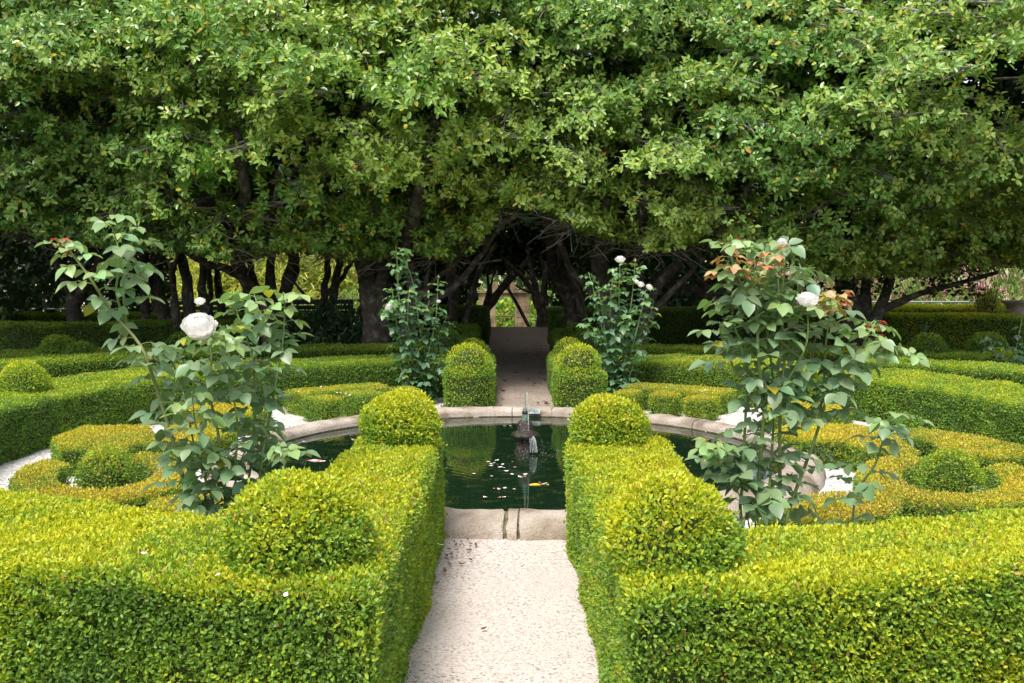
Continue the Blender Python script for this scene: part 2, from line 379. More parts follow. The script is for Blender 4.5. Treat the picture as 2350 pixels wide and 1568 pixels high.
for s, nm in ((-1, 'left'), (1, 'right')):
    qx = lambda x: CX + s * x
    rot = math.radians(118 if s < 0 else 62)
    cx = -2.70 if s < 0 else 2.84; cy = 6.52 if s < 0 else 6.38
    low('c', cshape(cx, cy, rot), 'curled low box edging wrapped round a small ball, in the %s gravel bed' % nm, b=((cx, cy, .17), .185))
    low('p', [(qx(3.42), 7.38), (qx(2.98), 7.5), (qx(2.9), 7.95), (qx(3.2), 8.55), (qx(3.75), 8.5), (qx(3.72), 7.9)] if s < 0 else
        [(3.2, 7.15), (3.52, 7.05), (3.98, 7.25), (3.75, 8.0), (3.45, 8.35), (3.12, 8.2), (3.3, 7.7)],
        'flat orange tipped box block beside the curled edging in the %s gravel bed' % nm)
    low('p2', [(qx(2.55), 7.75), (qx(2.9), 7.68), (qx(2.82), 8.05), (qx(3.05), 8.7), (qx(2.5), 8.75), (qx(2.35), 8.2)] if s < 0 else
        [(2.3, 7.75), (2.62, 7.72), (2.66, 7.3), (3.0, 7.26), (3.1, 7.9), (3.0, 8.5), (2.45, 8.65), (2.2, 8.25)],
        'notched low box block nearest the %s edge of the pond' % nm)
    low('l', ell(qx(1.78), 5.58, .50 if s > 0 else .40, .24, math.radians(-s * 32 + (180 if s < 0 else 0)) * -1 if s > 0 else math.radians(-32)), 'low rounded box lobe behind the near hedge in the %s gravel bed' % nm)
    low('w', [(qx(2.98), 9.3), (qx(2.5), 9.25), (qx(2.42), 9.75), (qx(2.9), 10.1), (qx(3.3), 9.7)], 'square low box block under the %s curve of the back hedge' % nm, young=.4, dry=.04)
    # small cubes in front of the back hedge
    if s < 0: blocks = [(2.72, 3.12, 119, 128), (2.70, 3.05, 129.5, 137), (3.25, 3.7, 114, 134), (2.78, 3.2, 110, 117)]
    else: blocks = [(2.72, 3.05, 62, 69), (2.74, 3.05, 53.5, 60.5), (2.72, 3.05, 45, 52), (3.22, 3.68, 48, 69)]
    words = ['cube shaped low box block by the far %s rim, nearest the dome bush', 'cube shaped low box block in the middle of the far %s row', 'cube shaped low box block at the outer end of the far %s row', 'long low box strip with petals on top behind the far %s cubes']
    if s < 0: words = [words[1], words[2], words[3], words[0]]
    for (r0, r1, a0, a1), w in zip(blocks, words): low('b', poly_block(r0, r1, a0 + 1.2, a1 - 1.2), w % nm, h=.24, young=.34, dry=.05, hue=1.1)

# ------------------------------------------------------------ ground
def grid(x0, x1, y0, y1, nx, ny, zf):
    X, Y = np.meshgrid(np.linspace(x0, x1, nx), np.linspace(y0, y1, ny)); P = np.c_[X.ravel(), Y.ravel()]
    V = np.c_[P, zf(P)]; i = np.arange(ny - 1)[:, None] * nx; j = np.arange(nx - 1)[None]
    return V, np.stack([i + j, i + j + 1, i + nx + j + 1, i + nx + j], -1).reshape(-1, 4)
def terr(P):
    x, y = P[:, 0], P[:, 1]
    drop = -2.1 * np.clip((y - 27.5) / 5, 0, 1) * np.clip((5.0 - np.abs(x + 1)) / 2.5, 0, 1)
    hill = np.clip((y - 42) / 30, 0, 1) ** .8 * 5.0 * np.clip((np.abs(x + .3) - 3) / 5, 0, 1)
    far = np.clip((y - 80) / 160, 0, 1) * 30
    pond = np.hypot(x - CX, y - CY) < 2.0
    z = drop + hill + far - .004
    return z
# ring of ground around the pond opening, then the wide sheet outside it
g = Geo()
a = np.radians(np.linspace(0, 360, 73)); inner = np.c_[CX + 2.3 * np.cos(a), CY + 2.3 * np.sin(a)]
S = 4.0; sq = []
for t in a:
    c, s_ = math.cos(t), math.sin(t); k = S / max(abs(c), abs(s_)); sq.append((CX + c * k, CY + s_ * k))
V = np.concatenate([np.c_[inner, np.full(73, -.004)], np.c_[np.array(sq), np.full(73, -.004)]])
g.add(V, [[i, 73 + i, 74 + i, i + 1] for i in range(72)], 1)
for (x0, x1, y0, y1, nx, ny, mt) in [(-320, CX - S, -60, CY - S, 30, 12, 0), (CX - S, CX + S, -60, CY - S, 6, 12, 0), (CX + S, 320, -60, CY - S, 30, 12, 0), (-320, CX - S, CY - S, CY + S, 30, 4, 0), (CX + S, 320, CY - S, CY + S, 30, 4, 0)]:
    V, Fc = grid(x0, x1, y0, y1, nx, ny, terr); g.add(V, Fc, mt)
xs = np.concatenate([np.linspace(-320, -24, 20), np.linspace(-22, 22, 60), np.linspace(24, 320, 20)]); ys = np.concatenate([np.linspace(CY + S, 60, 64), np.linspace(64, 600, 24)])
X, Y = np.meshgrid(xs, ys); P = np.c_[X.ravel(), Y.ravel()]; nx, ny = len(xs), len(ys)
i = np.arange(ny - 1)[:, None] * nx; j = np.arange(nx - 1)[None]
Fc = np.stack([i + j, i + j + 1, i + nx + j + 1, i + nx + j], -1).reshape(-1, 4); V = np.c_[P, terr(P)]
cen = V[Fc].mean(1); far = cen[:, 1] > 33
g.add(V, Fc[~far], 0); g.add(V, Fc[far], 2)
put('ground', g, [M['soil'], M['white'], M['bank']], kind='structure')
g = Geo(); x0, x1 = -.62, .56
V, Fc = grid(-.62, .56, -3, 5.95, 12, 40, lambda P: np.zeros(len(P))); g.add(V, Fc)
o = put('near_path', g, M['path'], kind='structure')
# white chippings: full disc between rim and ring hedge
g = Geo(); ri, ro = 2.36, 4.75
V = np.concatenate([np.c_[arc(ri, 0, 360, 97), np.full(97, .0)], np.c_[arc(ro, 0, 360, 97), np.full(97, .0)]])
g.add(V, [[i, 97 + i, 98 + i, i + 1] for i in range(96)]); put('white_gravel', g, M['white'], kind='structure', loc=(0, 0, -.0015))
g = Geo()
def pw(y): return np.interp(y, [10.2, 12, 15, 20, 28], [.36, .42, .58, .74, .95])
ys = np.linspace(10.25, 29, 40); V = []
for y in ys:
    for k in range(7): V.append((.13 - .02 * (y - 10) * .7 + (k / 3 - 1) * (pw(y) + .25), y, .004 + .02 * math.exp(-((y - 24) / 3) ** 2) - max(0, y - 27.5) * .42))
i = np.arange(39)[:, None] * 7; j = np.arange(6)[None]
g.add(V, np.stack([i + j, i + j + 1, i + 8 + j, i + 7 + j], -1).reshape(-1, 4)); put('far_path', g, M['earth'], kind='structure')

# ------------------------------------------------------------ pond
pr = root('pond_basin', (CX, CY, 0), 'round granite pond rim with mossy joints set in white gravel', 'pond')
prof = np.array([(2.12, -.30), (2.12, .085), (2.14, .115), (2.20, .13), (2.28, .128), (2.35, .108), (2.395, .07), (2.415, .02), (2.42, -.05)])
rs = np.random.default_rng(8); cuts = [-91.9, -90.0, -64, -38, -12, 14, 38, 60, 80, 91, 96, 118, 141, 165, 188, 212, 238, 268.1]
for a0, a1 in zip(cuts[:-1], cuts[1:]):
    g = Geo(); n = max(4, int((a1 - a0) / 1.5)); ga = .55 if abs(a0 + 91.9) < .1 else .14; aa = np.radians(np.linspace(a0 + .14, a1 - (.55 if a1 > 268 else .14), n)); dz = rs.uniform(-.006, .006); dr = rs.uniform(-.008, .008)
    AA = np.repeat(aa[:, None], 9, 1); AA[0] += np.radians(.22) * noise(prof[:, [0, 1, 1]] * 1.0 + a0, 26, 1); AA[-1] += np.radians(.22) * noise(prof[:, [0, 1, 1]] + a1, 26, 4)
    V = np.stack([(prof[:, 0] + dr)[None] * np.cos(AA), (prof[:, 0] + dr)[None] * np.sin(AA), np.broadcast_to(prof[:, 1] + dz, (n, 9))], -1)
    V = V + (noise(V.reshape(-1, 3), 9, 3).reshape(n, 9, 1) * .006 + noise(V.reshape(-1, 3), 30, 6).reshape(n, 9, 1) * .003) * np.array([1, 1, 1])
    i = np.arange(n - 1)[:, None] * 9; j = np.arange(8)[None]; g.add(V.reshape(-1, 3), np.stack([i + j, i + j + 1, i + 10 + j, i + 9 + j], -1).reshape(-1, 4), 0, smooth=True)
    g.add(V[0], [[0, 1, 2, 3, 4, 5, 6, 7, 8]], 0); g.add(V[-1], [[8, 7, 6, 5, 4, 3, 2, 1, 0]], 0)
    put('coping_stone', g, M['stone'], pr)
g = Geo(); lathe(g, [(2.13, -.5), (2.13, .075), (2.2, .115), (2.3, .11), (2.38, .05), (2.40, -.04)], seg=96); put('mortar', g, M['mortar'], pr)
g = Geo(); lathe(g, [(.01, -.6), (2.11, -.6), (2.112, .055)], seg=96); put('basin_wall', g, M['basin'], pr)
# moss lumps on the broken joints
m, t, p, o = nt('pond_water')
tc = t.nodes.new('ShaderNodeTexCoord')
n1 = t.nodes.new('ShaderNodeTexNoise'); n1.inputs['Scale'].default_value = 5.5; n1.inputs['Detail'].default_value = 3
mp = t.nodes.new('ShaderNodeMapping'); mp.inputs['Scale'].default_value = (1, 1.6, 1); t.links.new(tc.outputs['Object'], mp.inputs[0]); t.links.new(mp.outputs[0], n1.inputs['Vector'])
n2 = t.nodes.new('ShaderNodeTexNoise'); n2.inputs['Scale'].default_value = 42; n2.inputs['Detail'].default_value = 5; t.links.new(mp.outputs[0], n2.inputs['Vector'])
ml = t.nodes.new('ShaderNodeMath'); ml.operation = 'MULTIPLY'; t.links.new(n1.outputs[0], ml.inputs[0]); t.links.new(n2.outputs[0], ml.inputs[1])
mr = t.nodes.new('ShaderNodeMapRange'); mr.inputs[1].default_value = .30; mr.inputs[2].default_value = .42; t.links.new(ml.outputs[0], mr.inputs[0])
mx = t.nodes.new('ShaderNodeMix'); mx.data_type = 'RGBA'; t.links.new(mr.outputs[0], mx.inputs[0]); mx.inputs[6].default_value = (.006, .020, .008, 1); mx.inputs[7].default_value = (.07, .07, .02, 1)
t.links.new(mx.outputs[2], p.inputs['Base Color'])
p.inputs['Roughness'].default_value = .035; p.inputs['IOR'].default_value = 1.33
b = t.nodes.new('ShaderNodeBump'); b.inputs['Strength'].default_value = .035; b.inputs['Distance'].default_value = .006
w = t.nodes.new('ShaderNodeTexWave'); w.wave_type = 'RINGS'; w.rings_direction = 'Z'; w.inputs['Scale'].default_value = 4.5; w.inputs['Distortion'].default_value = 4
wm = t.nodes.new('ShaderNodeMapping'); wm.inputs['Location'].default_value = (-.12, .1, 0); t.links.new(tc.outputs['Object'], wm.inputs[0]); t.links.new(wm.outputs[0], w.inputs['Vector'])
t.links.new(w.outputs['Fac'], b.inputs['Height']); t.links.new(b.outputs[0], p.inputs['Normal'])
M['water'] = m
g = Geo(); nn = 96; a = np.arange(nn) / nn * 2 * math.pi
g.add(np.c_[2.118 * np.cos(a), 2.118 * np.sin(a), np.zeros(nn)], [list(range(nn))]); put('pond_water', g, m, kind='structure', loc=(CX, CY, .045))
WZ = .045
# drain grate on the far inner rim
M['patina'] = noise_mat('grey_green_metal', [(.35, (.12, .16, .15)), (.65, (.3, .36, .34))], 20, .55, .2, 60, spec=.5)
g = Geo(); box(g, (-.085, -.004, -.03), (.085, .004, .03), bev=.0025)
gr = root('overflow_grate', (.205, 10.135, .105), 'small perforated metal overflow plate on the far pond rim', 'grate')
gr.rotation_euler = (math.radians(-38), 0, math.radians(-2)); put('plate', g, M['patina'], gr)
g = Geo()
for k in range(9):
    for q in range(3):
        a = math.pi * (k + .5 * (q % 2) + .3) / 9.4; rr_ = .065 - q * .017
        x, z = math.cos(a) * rr_, -.022 + math.sin(a) * rr_ * .72
        tube(g, [(x, -.0065, z), (x, -.003, z)], .0036, 8)
put('drain_hole', g, plain('hole_black', (.01, .01, .01), .9), gr, kind=None)

# fountain
fx, fy = .108, 8.16
fr = root('stone_fountain', (fx, fy, WZ), 'mossy rock fountain with a thin pipe standing in the pond', 'fountain')
M['wetrock'] = noise_mat('wet_rock', [(.38, (.010, .009, .008)), (.55, (.05, .03, .02)), (.70, (.05, .065, .015))], 22, .25, .9, 70, dist=.02, spec=.6)
g = Geo(); lathe(g, [(.088, -.12), (.092, 0), (.084, .05), (.080, .085), (.098, .115), (.122, .14), (.118, .158), (.085, .172), (.070, .19), (.067, .225), (.062, .25), (.045, .265), (.005, .268)], seg=30, wob=.10)
put('rock_pedestal', g, M['wetrock'], fr)
M['bronze'] = noise_mat('green_bronze', [(.35, (.06, .11, .08)), (.65, (.16, .24, .18))], 40, .45, .2, 90, spec=.5)
g = Geo(); lathe(g, [(.031, .262), (.033, .27), (.026, .28), (.023, .32), (.021, .33), (.02, .345), (.016, .36), (.013, .375), (.001, .378)], seg=18); put('nozzle', g, M['bronze'], fr)
g = Geo(); lathe(g, [(.022, .318), (.0245, .322), (.0245, .340), (.021, .345)], seg=18); put('nozzle_band', g, plain('black_band', (.02, .02, .025), .5), fr)
g = Geo(); tube(g, [(0, 0, .37), (0, 0, .475)], [.006, .005], 8); put('riser_pipe', g, plain('pale_pipe', (.35, .42, .38), .35, .3), fr)
M['wet'] = plain('running_water', (.9, .95, .95), .06, 0, .6, .75)
g = Geo(); tube(g, curve([(0, 0, .475), (.006, -.012, .50), (.016, -.03, .495), (.022, -.045, .44), (.026, -.055, .33), (.028, -.06, .22), (.028, -.062, .165)], 26), [.004] * 26, 7)
for k in range(7):
    a = -1.4 + k * .25; tube(g, curve([(.028 + .01 * math.cos(a), -.062, .165), (.03 + .085 * math.cos(a) * .6, -.105, .13), (.03 + .10 * math.cos(a) * .7, -.115, .02)], 8), .0035, 5)
put('water_jet', g, M['wet'], fr)
g = Geo(); rr2 = np.random.default_rng(2)
for k in range(80):
    a = rr2.uniform(-2.4, .5); d = rr2.uniform(.09, .30) ** 1.0; z = max(0, .14 - (d - .1) * .75) * rr2.random()
    c = np.array([d * math.cos(a) * .9 + .03, d * math.sin(a), z + .002]); s = rr2.uniform(.001, .0024)
    V = c + s * np.array([(1, 0, 0), (-1, 0, 0), (0, 1, 0), (0, -1, 0), (0, 0, 1.3), (0, 0, -1.3)])
    g.add(V, [[0, 2, 4], [2, 1, 4], [1, 3, 4], [3, 0, 4], [2, 0, 5], [1, 2, 5], [3, 1, 5], [0, 3, 5]], smooth=True)
put('splash', g, plain('white_droplet', (.75, .8, .8), .15), fr, kind='stuff')

# ------------------------------------------------------------ koi
def koi(loc, rz, L, pal, label):
    o = root('koi', loc, label, 'koi fish', 'koi swimming in the pond', rz)
    g = Geo(); n = 22; s = np.linspace(0, 1, n); x = s * L; bend = .05 * L * np.sin(s * 4.2)
    rw = L * .105 * np.sin(np.clip(s * 1.08 + .02, 0, 1) * math.pi) ** .62 * (1 - .45 * s) + .002
    pts = np.c_[x, bend, np.zeros(n)]; tube(g, pts, rw, 12, 0)
    Fcs = g.f[0]; cx_ = g.v[0][Fcs].mean(1); k = noise(cx_ / L, 7, 3)
    g.c[0] = np.where((k > .75)[:, None], np.array(pal[1]), np.array(pal[0]))
    b = put('body', g, M['fish'], o)
    g = Geo(); xe = L * .97
    g.add([(xe, bend[-1], 0), (L * 1.22, bend[-1] + .06 * L, .01), (L * 1.16, bend[-1] + .01 * L, 0), (L * 1.22, bend[-1] - .07 * L, -.01)], [[0, 1, 2], [0, 2, 3]], 0, pal[0])
    put('tail', g, M['fish'], o)
    for sg in (-1, 1):
        g = Geo(); g.add([(L * .28, sg * L * .09, 0), (L * .42, sg * L * .22, -.004), (L * .47, sg * L * .15, 0), (L * .36, sg * L * .07, 0)], [[0, 1, 2, 3]], 0, pal[0]); put('fin', g, M['fish'], o)
M['fish'] = leaf_mat('koi_skin', .3, .5, .05)
p = gz(752, 1058, WZ); koi((p[0], p[1], WZ - .012), math.radians(168), .24, [(.75, .72, .68), (.55, .10, .05)], 'white koi with a red patch near the left hedge')
p = gz(1214, 1113, WZ); koi((p[0], p[1], WZ - .002), math.radians(4), .115, [(.85, .55, .03), (.55, .06, .02)], 'small orange and yellow koi near the front rim')

# ------------------------------------------------------------ petals and fallen leaves
def petal_mesh(name, L, W, cup, mat):
    g = Geo(); n = 5; V = []; 
    for i in range(n + 1):
        t = i / n; w = math.sin(math.pi * (t * .86 + .08)) * W
        for k in (-1, -.5, 0, .5, 1): V.append((t * L - L / 2, k * w, cup * (k * k * .6 + (t - .5) ** 2 * 1.6) * W + .002))
    i = np.arange(n)[:, None] * 5; j = np.arange(4)[None]
    g.add(V, np.stack([i + j, i + 5 + j, i + 6 + j, i + 1 + j], -1).reshape(-1, 4), 0, None, True)
    me = g.mesh(name); me.materials.append(mat); return me
PM = [petal_mesh('petal', .036, .013, .5, plain('white_petal', (.86, .82, .78), .6)), petal_mesh('petal', .032, .012, .9, plain('cream_petal', (.8, .7, .6), .6)),
      petal_mesh('dead_petal', .028, .009, 1.0, plain('tan_petal', (.5, .32, .18), .7))]
def scatter_one(me, loc, name, label, cat, group, s=1, tilt=.35):
    o = bpy.data.objects.new(name, me); COL.objects.link(o); o.location = loc; o.scale = (s, s, s)
    o.rotation_euler = (random.uniform(-tilt, tilt), random.uniform(-tilt, tilt), random.uniform(0, 6.28)); tag(o, label, cat, group); return o
clusters = [(1128, 1067, 9, .045), (1160, 1078, 5, .04), (1068, 1090, 2, .015), (1120, 1097, 2, .015), (1208, 1096, 7, .035), (1151, 1125, 5, .025), (1141, 1144, 5, .025), (1163, 980, 4, .025), (1560, 1067, 4, .04), (1245, 1112, 3, .02), (1365, 965, 1, .01), (700, 1015, 1, .01)]
for (x, y, k, sp) in clusters:
    c = gz(x, y, WZ)
    for q in range(k):
        u = random.random(); me = PM[0] if u < .5 else PM[1] if u < .7 else PM[2]
        scatter_one(me, (c[0] + random.gauss(0, sp * 1.4), c[1] + random.gauss(0, sp), WZ + .003 + q * .0012), 'rose_petal', 'fallen petal floating on the dark pond water', 'petal', 'petals floating on the pond', random.uniform(.6, 1.0), .12)
for (x, y, z) in [(655, 1371, .615), (500, 1325, .62), (1010, 1255, .61), (330, 1275, .62), (1045, 945, .13), (1150, 945, .135), (862, 1140, .61)]:
    c = gz(x, y, z); scatter_one(PM[0], c + np.array([0, 0, .006]), 'rose_petal', 'white petal caught on top of clipped box or stone', 'petal', 'petals lying on hedges and rim', .55)
for k in range(34):                        # petals on the low blocks
    s = random.choice((-1, 1)); a = math.radians(random.uniform(110, 134) if s < 0 else random.uniform(48, 70)); r = random.uniform(3.2, 3.7)
    if s < 0 and random.random() < .4: r = random.uniform(2.8, 3.1)
    scatter_one(PM[0 if random.random() < .7 else 1], (CX + r * math.cos(a), CY + r * math.sin(a), .255), 'rose_petal', 'pale petal lying on the low box blocks behind the pond', 'petal', 'petals on the low box blocks', .7)
DL = [petal_mesh('dead_leaf', .065, .015, 1.3, plain('brown_leaf', (.11, .05, .025), .7)), petal_mesh('dead_leaf', .055, .013, 1.0, plain('russet_leaf', (.17, .065, .03), .7)), petal_mesh('dead_leaf', .05, .012, 1.5, plain('tan_leaf', (.38, .2, .12), .7))]
for k in range(110):
    y = 10.6 + 15 * random.random() ** 1.3; w = pw(y); x = .1 + (random.random() ** .6) * random.choice((-1, 1)) * (w + .05)
    scatter_one(DL[k % 2], (x, y, .012), 'dead_leaf', 'brown dead leaf lying on the shaded far path', 'dead leaf', 'dead leaves on the far path', random.uniform(.5, 1.05))
for k in range(46):
    s = random.choice((-1, -1, 1)); x = (-.75 + random.gauss(0, .12)) if s < 0 else (1.12 + random.gauss(0, .1)); y = 10.9 + random.gauss(0, .25)
    scatter_one(DL[k % 3], (x, y, .012), 'dead_leaf', 'dead leaf in the drift at the foot of the far rose bushes', 'dead leaf', 'dead leaves under the far roses', random.uniform(.6, 1.0))
for k in range(30):
    scatter_one(DL[k % 3], (-.30 + random.gauss(0, .07), 5.42 + random.gauss(0, .13), .010), 'dead_leaf', 'crumb of reddish leaf in the corner where path, rim and left hedge meet', 'dead leaf', 'leaf crumbs at the path corner', random.uniform(.22, .5))
for (x, y) in [(1035, 1280), (1048, 1268), (1075, 1268), (1030, 1300), (1022, 1318), (1092, 1256), (1395 - 45, 1262), (1110, 1450), (1295, 1245), (1060, 1300), (1003, 1345)]:
    c = gz(x, y, 0); scatter_one(DL[2 if random.random() < .6 else 1], (c[0], c[1], .012), 'dead_leaf', 'curled tan dead leaf on the near gravel path', 'dead leaf', 'dead leaves on the near path', random.uniform(.5, .9))
g = Geo(); tube(g, curve([(-.09, 0, .01), (-.02, .008, .012), (.05, -.004, .01), (.09, .004, .008)], 10), [.006, .007, .007, .006, .006, .006, .005, .005, .004, .003], 6)
p = gz(2318, 1120, 0); put('fallen_twig', g, M['bark'], loc=(p[0], p[1], .006), label='short brown twig lying on white gravel by the hedge corner', cat='twig')

# ------------------------------------------------------------ roses
def rose_flower(g, c, R, up, col=(.95, .94, .92), layers=6, pal=None):
    up = unit(np.asarray(up, float)); a = unit(np.cross(up, [.3, .9, .1])); b = np.cross(up, a); n = 9 * layers
    for k in range(n):
        f = (k + .5) / n; th = math.radians(8 + 112 * f ** .62); ph = k * 2.39996 + random.uniform(-.1, .1); rho = R * (.50 + .46 * f ** .6) * random.uniform(.95, 1.04); V = []
        hh = math.radians(25); hw = (.62 if f > .3 else .8) * (1.0 + .12 * random.random())
        for i in range(5):
            v = i / 4 * 2 - 1; tt = th - v * hh; flare = 1 + .17 * max(0, v) ** 2 * (.5 + f) + .0
            for q in (-1, -.6, -.2, .2, .6, 1):
                w = q * hw * math.sqrt(max(0, 1 - .72 * v * v)) * .85; p2 = ph + w / max(math.sin(max(tt, .25)), .45)
                rr_ = rho * (flare + .02 * math.sin(q * 7 + k)) * (1 - .05 * q * q)
                V.append(c - up * R * .12 + rr_ * (math.cos(tt) * up * .9 + math.sin(tt) * (a * math.cos(p2) + b * math.sin(p2))))
        i = np.arange(4)[:, None] * 6; j = np.arange(5)[None]
        cc = np.array(col) * (1 - .03 * random.random()) * (np.array([1, .985, .955]) if f < .2 else 1)
        g.add(V, np.stack([i + j, i + 1 + j, i + 7 + j, i + 6 + j], -1).reshape(-1, 4), 0, cc, True)
def bud(g, c, r, up, col, sep=(.18, .32, .08)):
    up = unit(np.asarray(up, float)); 
    pts = [c + up * t * r * 3.0 for t in np.linspace(0, 1, 8)]; tube(g, pts, [r * w for w in (.35, .8, 1.0, .95, .8, .55, .3, .05)], 10, 0, np.array(col))
    for k in range(5):
        ph = k * 1.2566; d = unit(np.cross(up, [math.cos(ph), .3, math.sin(ph)])); 
        leaf_geo(g, np.array([c + d * r * .5]), np.array([up + d * .55]), np.array([d]), r * 2.4, r * .8, T6, np.array([sep]), 1)
def jitter_cols(base, n, v=.25, yel=.06, yc=(.42, .40, .03)):
    c = np.tile(np.array(base), (n, 1)) * (1 - v + 2 * v * rng.random((n, 1))) * (1 + .08 * rng.normal(size=(n, 3)) * np.array([1, .3, 1]))
    k = rng.random(n) < yel; c[k] = np.array(yc) * (.7 + .4 * rng.random((k.sum(), 1))); return np.clip(c, .005, .9)
RG = (.215, .325, .165)
def compound(g, base, d, L, col, petmat=1, nl=5, droop=.35, side=None):
    d = unit(d); n = 8; up = np.array([0, 0, 1.]); T = np.linspace(0, 1, n)[:, None]; RL = L * (1.5 if nl == 5 else 1.0)
    pts = base + d * RL * T + up * (-droop * RL * T ** 2); tube(g, pts, np.linspace(.0022, .0011, n) * (L / .085) ** .5, 5, petmat, np.array([.20, .30, .07]), cap=False)
    tan = unit(pts[-1] - pts[-2]); s = unit(np.cross(tan, up + rv(1)[0] * .25)); nn = unit(np.cross(s, tan)); 
    P = [pts[-1]]; D = [tan + rv(1)[0] * .12 - up * .15]; Ls = [L * 1.1]
    for k in range((nl - 1) // 2):
        q = pts[-1] if k == 0 else pts[n // 2]; q = pts[-2] if k == 0 else pts[int(n * .45)]
        for sg in (-1, 1): P.append(q); D.append(tan * (.25 if k == 0 else .1) + sg * s + rv(1)[0] * .14 - up * .18); Ls.append(L * (.95 if k == 0 else .78) * random.uniform(.88, 1.08))
    m = len(P); N = np.tile(nn, (m, 1)) + rv(m) * .22; Ls = np.array(Ls)
    leaf_geo(g, np.array(P), np.array(D), N, Ls, Ls * .74, TR, col[:m] if len(col) >= m else np.tile(col[0], (m, 1)), 0, True)
def rose_bush(name, base, Y, stems, leafL, every, label, flowers=(), buds=(), reds=(), dense=1.0, jit=.12, skip=0.12, thick=.007, lowcut=.12, group=None, base_col=RG, topl=.25):
    o = root('rose_bush', (base[0], base[1], 0), label, 'rose bush', group); off = np.array([base[0], base[1], 0])
    rs_ = np.random.default_rng(abs(int(base[0] * 977)) + 3)
    for si, (px, dy, r0) in enumerate(stems):
        n = 30; m = len(px); W = np.array([gy(x, y, Y + dy * (i / max(m - 1, 1)) + jit * .3 * math.sin(i * 2.1 + si)) for i, (x, y) in enumerate(px)])
        if r0 > 0 and W[0][2] < .75: W = np.concatenate([[[base[0] * .6 + W[0][0] * .4, base[1], 0]], W])
        C = curve(W, n); ln = np.linalg.norm(np.diff(C, axis=0), axis=1).sum(); g = Geo(); rad = np.linspace(abs(r0), abs(r0) * .42, n)
        cs = np.array([.20, .30, .085]) if si % 3 else np.array([.24, .26, .10]); tube(g, C, rad, 7, 0, cs)
        for k in range(int(ln / .05)):      # thorns
            i = rs_.integers(1, n - 1); d = unit(rs_.normal(size=3)); p_ = C[i] + d * rad[i] * .8
            leaf_geo(g, np.array([p_]), np.array([d - np.array([0, 0, .3])]), np.array([[0, 0, 1.]]), .009, .005, T4, np.array([[.35, .2, .1]]))
        st = put('stem', shift(g, off), M['stem'], o); fol = Geo()
        s = lowcut * ln if r0 > 0 else .02; k = 0
        while s < ln * .985:
            f = s / ln; i = min(int(f * (n - 1)), n - 2); p_ = C[i] + (C[i + 1] - C[i]) * (f * (n - 1) - i); tn = unit(C[i + 1] - C[i])
            if rs_.random() > skip:
                ph = k * 2.4 + si; hd = np.array([math.cos(ph), math.sin(ph) * .75 - .12, 0]); d = unit(hd + tn * .55 + rs_.normal(size=3) * .12)
                L = leafL * rs_.uniform(.8, 1.15) * (1 - topl * f); col = jitter_cols(base_col, 5, .22, .006 + .015 * f)
                if f > .8: col = col * np.array([1.35, 1.28, 1.0])
                compound(fol, p_, d, L, col, 1, 5 if rs_.random() < .6 else 3, rs_.uniform(.15, .6))
            s += every * rs_.uniform(.6, 1.3) / dense; k += 1
        if fol.v: put('foliage', shift(fol, off), [M['rose'], M['stem']], st)
    for (x, y, rp, dy, up, lay) in flowers:
        c = gy(x, y, Y + dy); R = rp / F * Y; g = Geo(); rose_flower(g, c, R, up, layers=lay); put('flower', shift(g, off), M['petal'], o)
    for (x, y, rp, dy, up, col) in buds:
        c = gy(x, y, Y + dy); g = Geo(); bud(g, c, rp / F * Y, up, col); put('flower_bud', shift(g, off), [M['petal'], M['rose']], o)
    for (x, y, L, n_, dy, cols) in reds:
        c = gy(x, y, Y + dy); g = Geo()
        for k in range(n_):
            ph = k * 2.4; d = np.array([math.cos(ph), .5 * math.sin(ph), .1 + .5 * random.random()])
            col = np.array([cols[random.randrange(len(cols))] for _ in range(5)]) * (.8 + .4 * rng.random((5, 1)))
            compound(g, c + np.array([0, 0, -.02 * (k % 4)]), d, L, col, 1, 3 if L > .03 else 3, .3)
        put('young_shoot', shift(g, off), [M['rose'], M['stem']], o)
    return o
Yl = 4.45
bl = gz(520, 1150, 0); bl = np.array([-1.2, Yl, 0])
SL = [([(440, 1190), (425, 1120), (405, 1040), (390, 988), (362, 900), (340, 835), (317, 785), (253, 712), (213, 648), (167, 585), (137, 552)], -.15, .011),
      ([(283, 735), (267, 665), (277, 608), (270, 565), (257, 522), (247, 500)], -.02, -.006),
      ([(290, 745), (283, 665), (293, 622), (302, 562), (302, 515)], .10, -.006),
      ([(522, 1190), (512, 1100), (500, 992), (480, 898), (485, 838), (480, 788), (458, 768)], -.10, .008),
      ([(590, 1190), (600, 1060), (616, 972), (633, 878), (646, 805), (653, 718), (650, 672)], .05, .008),
      ([(560, 1190), (578, 1050), (586, 922), (576, 812), (546, 725), (535, 685)], .15, .007),
      ([(586, 900), (590, 768), (593, 718), (583, 674)], .02, -.005),
      ([(500, 1190), (450, 1040), (430, 940), (416, 888), (396, 835), (370, 798)], .2, .006),
      ([(545, 1190), (540, 1080), (545, 980), (530, 880), (520, 800), (505, 745)], -.2, .006),
      ([(480, 1195), (470, 1120), (480, 1060), (450, 980), (440, 900)], -.25, .006),
      ([(610, 1190), (640, 1120), (655, 1050), (650, 1000)], -.2, .005),
      ([(480, 1195), (530, 1130), (560, 1040), (600, 1000), (610, 900)], .3, .005)]
rose_bush('rose', bl, Yl, SL, .080, .037, 'tall rose bush with one large open white rose, left of the near path', flowers=[(457, 746, 35, -.36, (.1, -.55, .85), 5), (458, 690, 11, -.30, (.05, -.4, 1), 3)],
          reds=[(137, 550, .022, 5, -.15, [(.5, .06, .04), (.4, .12, .05)]), (535, 683, .014, 3, .15, [(.5, .2, .1)])], group='rose bushes round the pond', dense=1.0)
Yr = 4.4
br = np.array([1.15, Yr, 0])
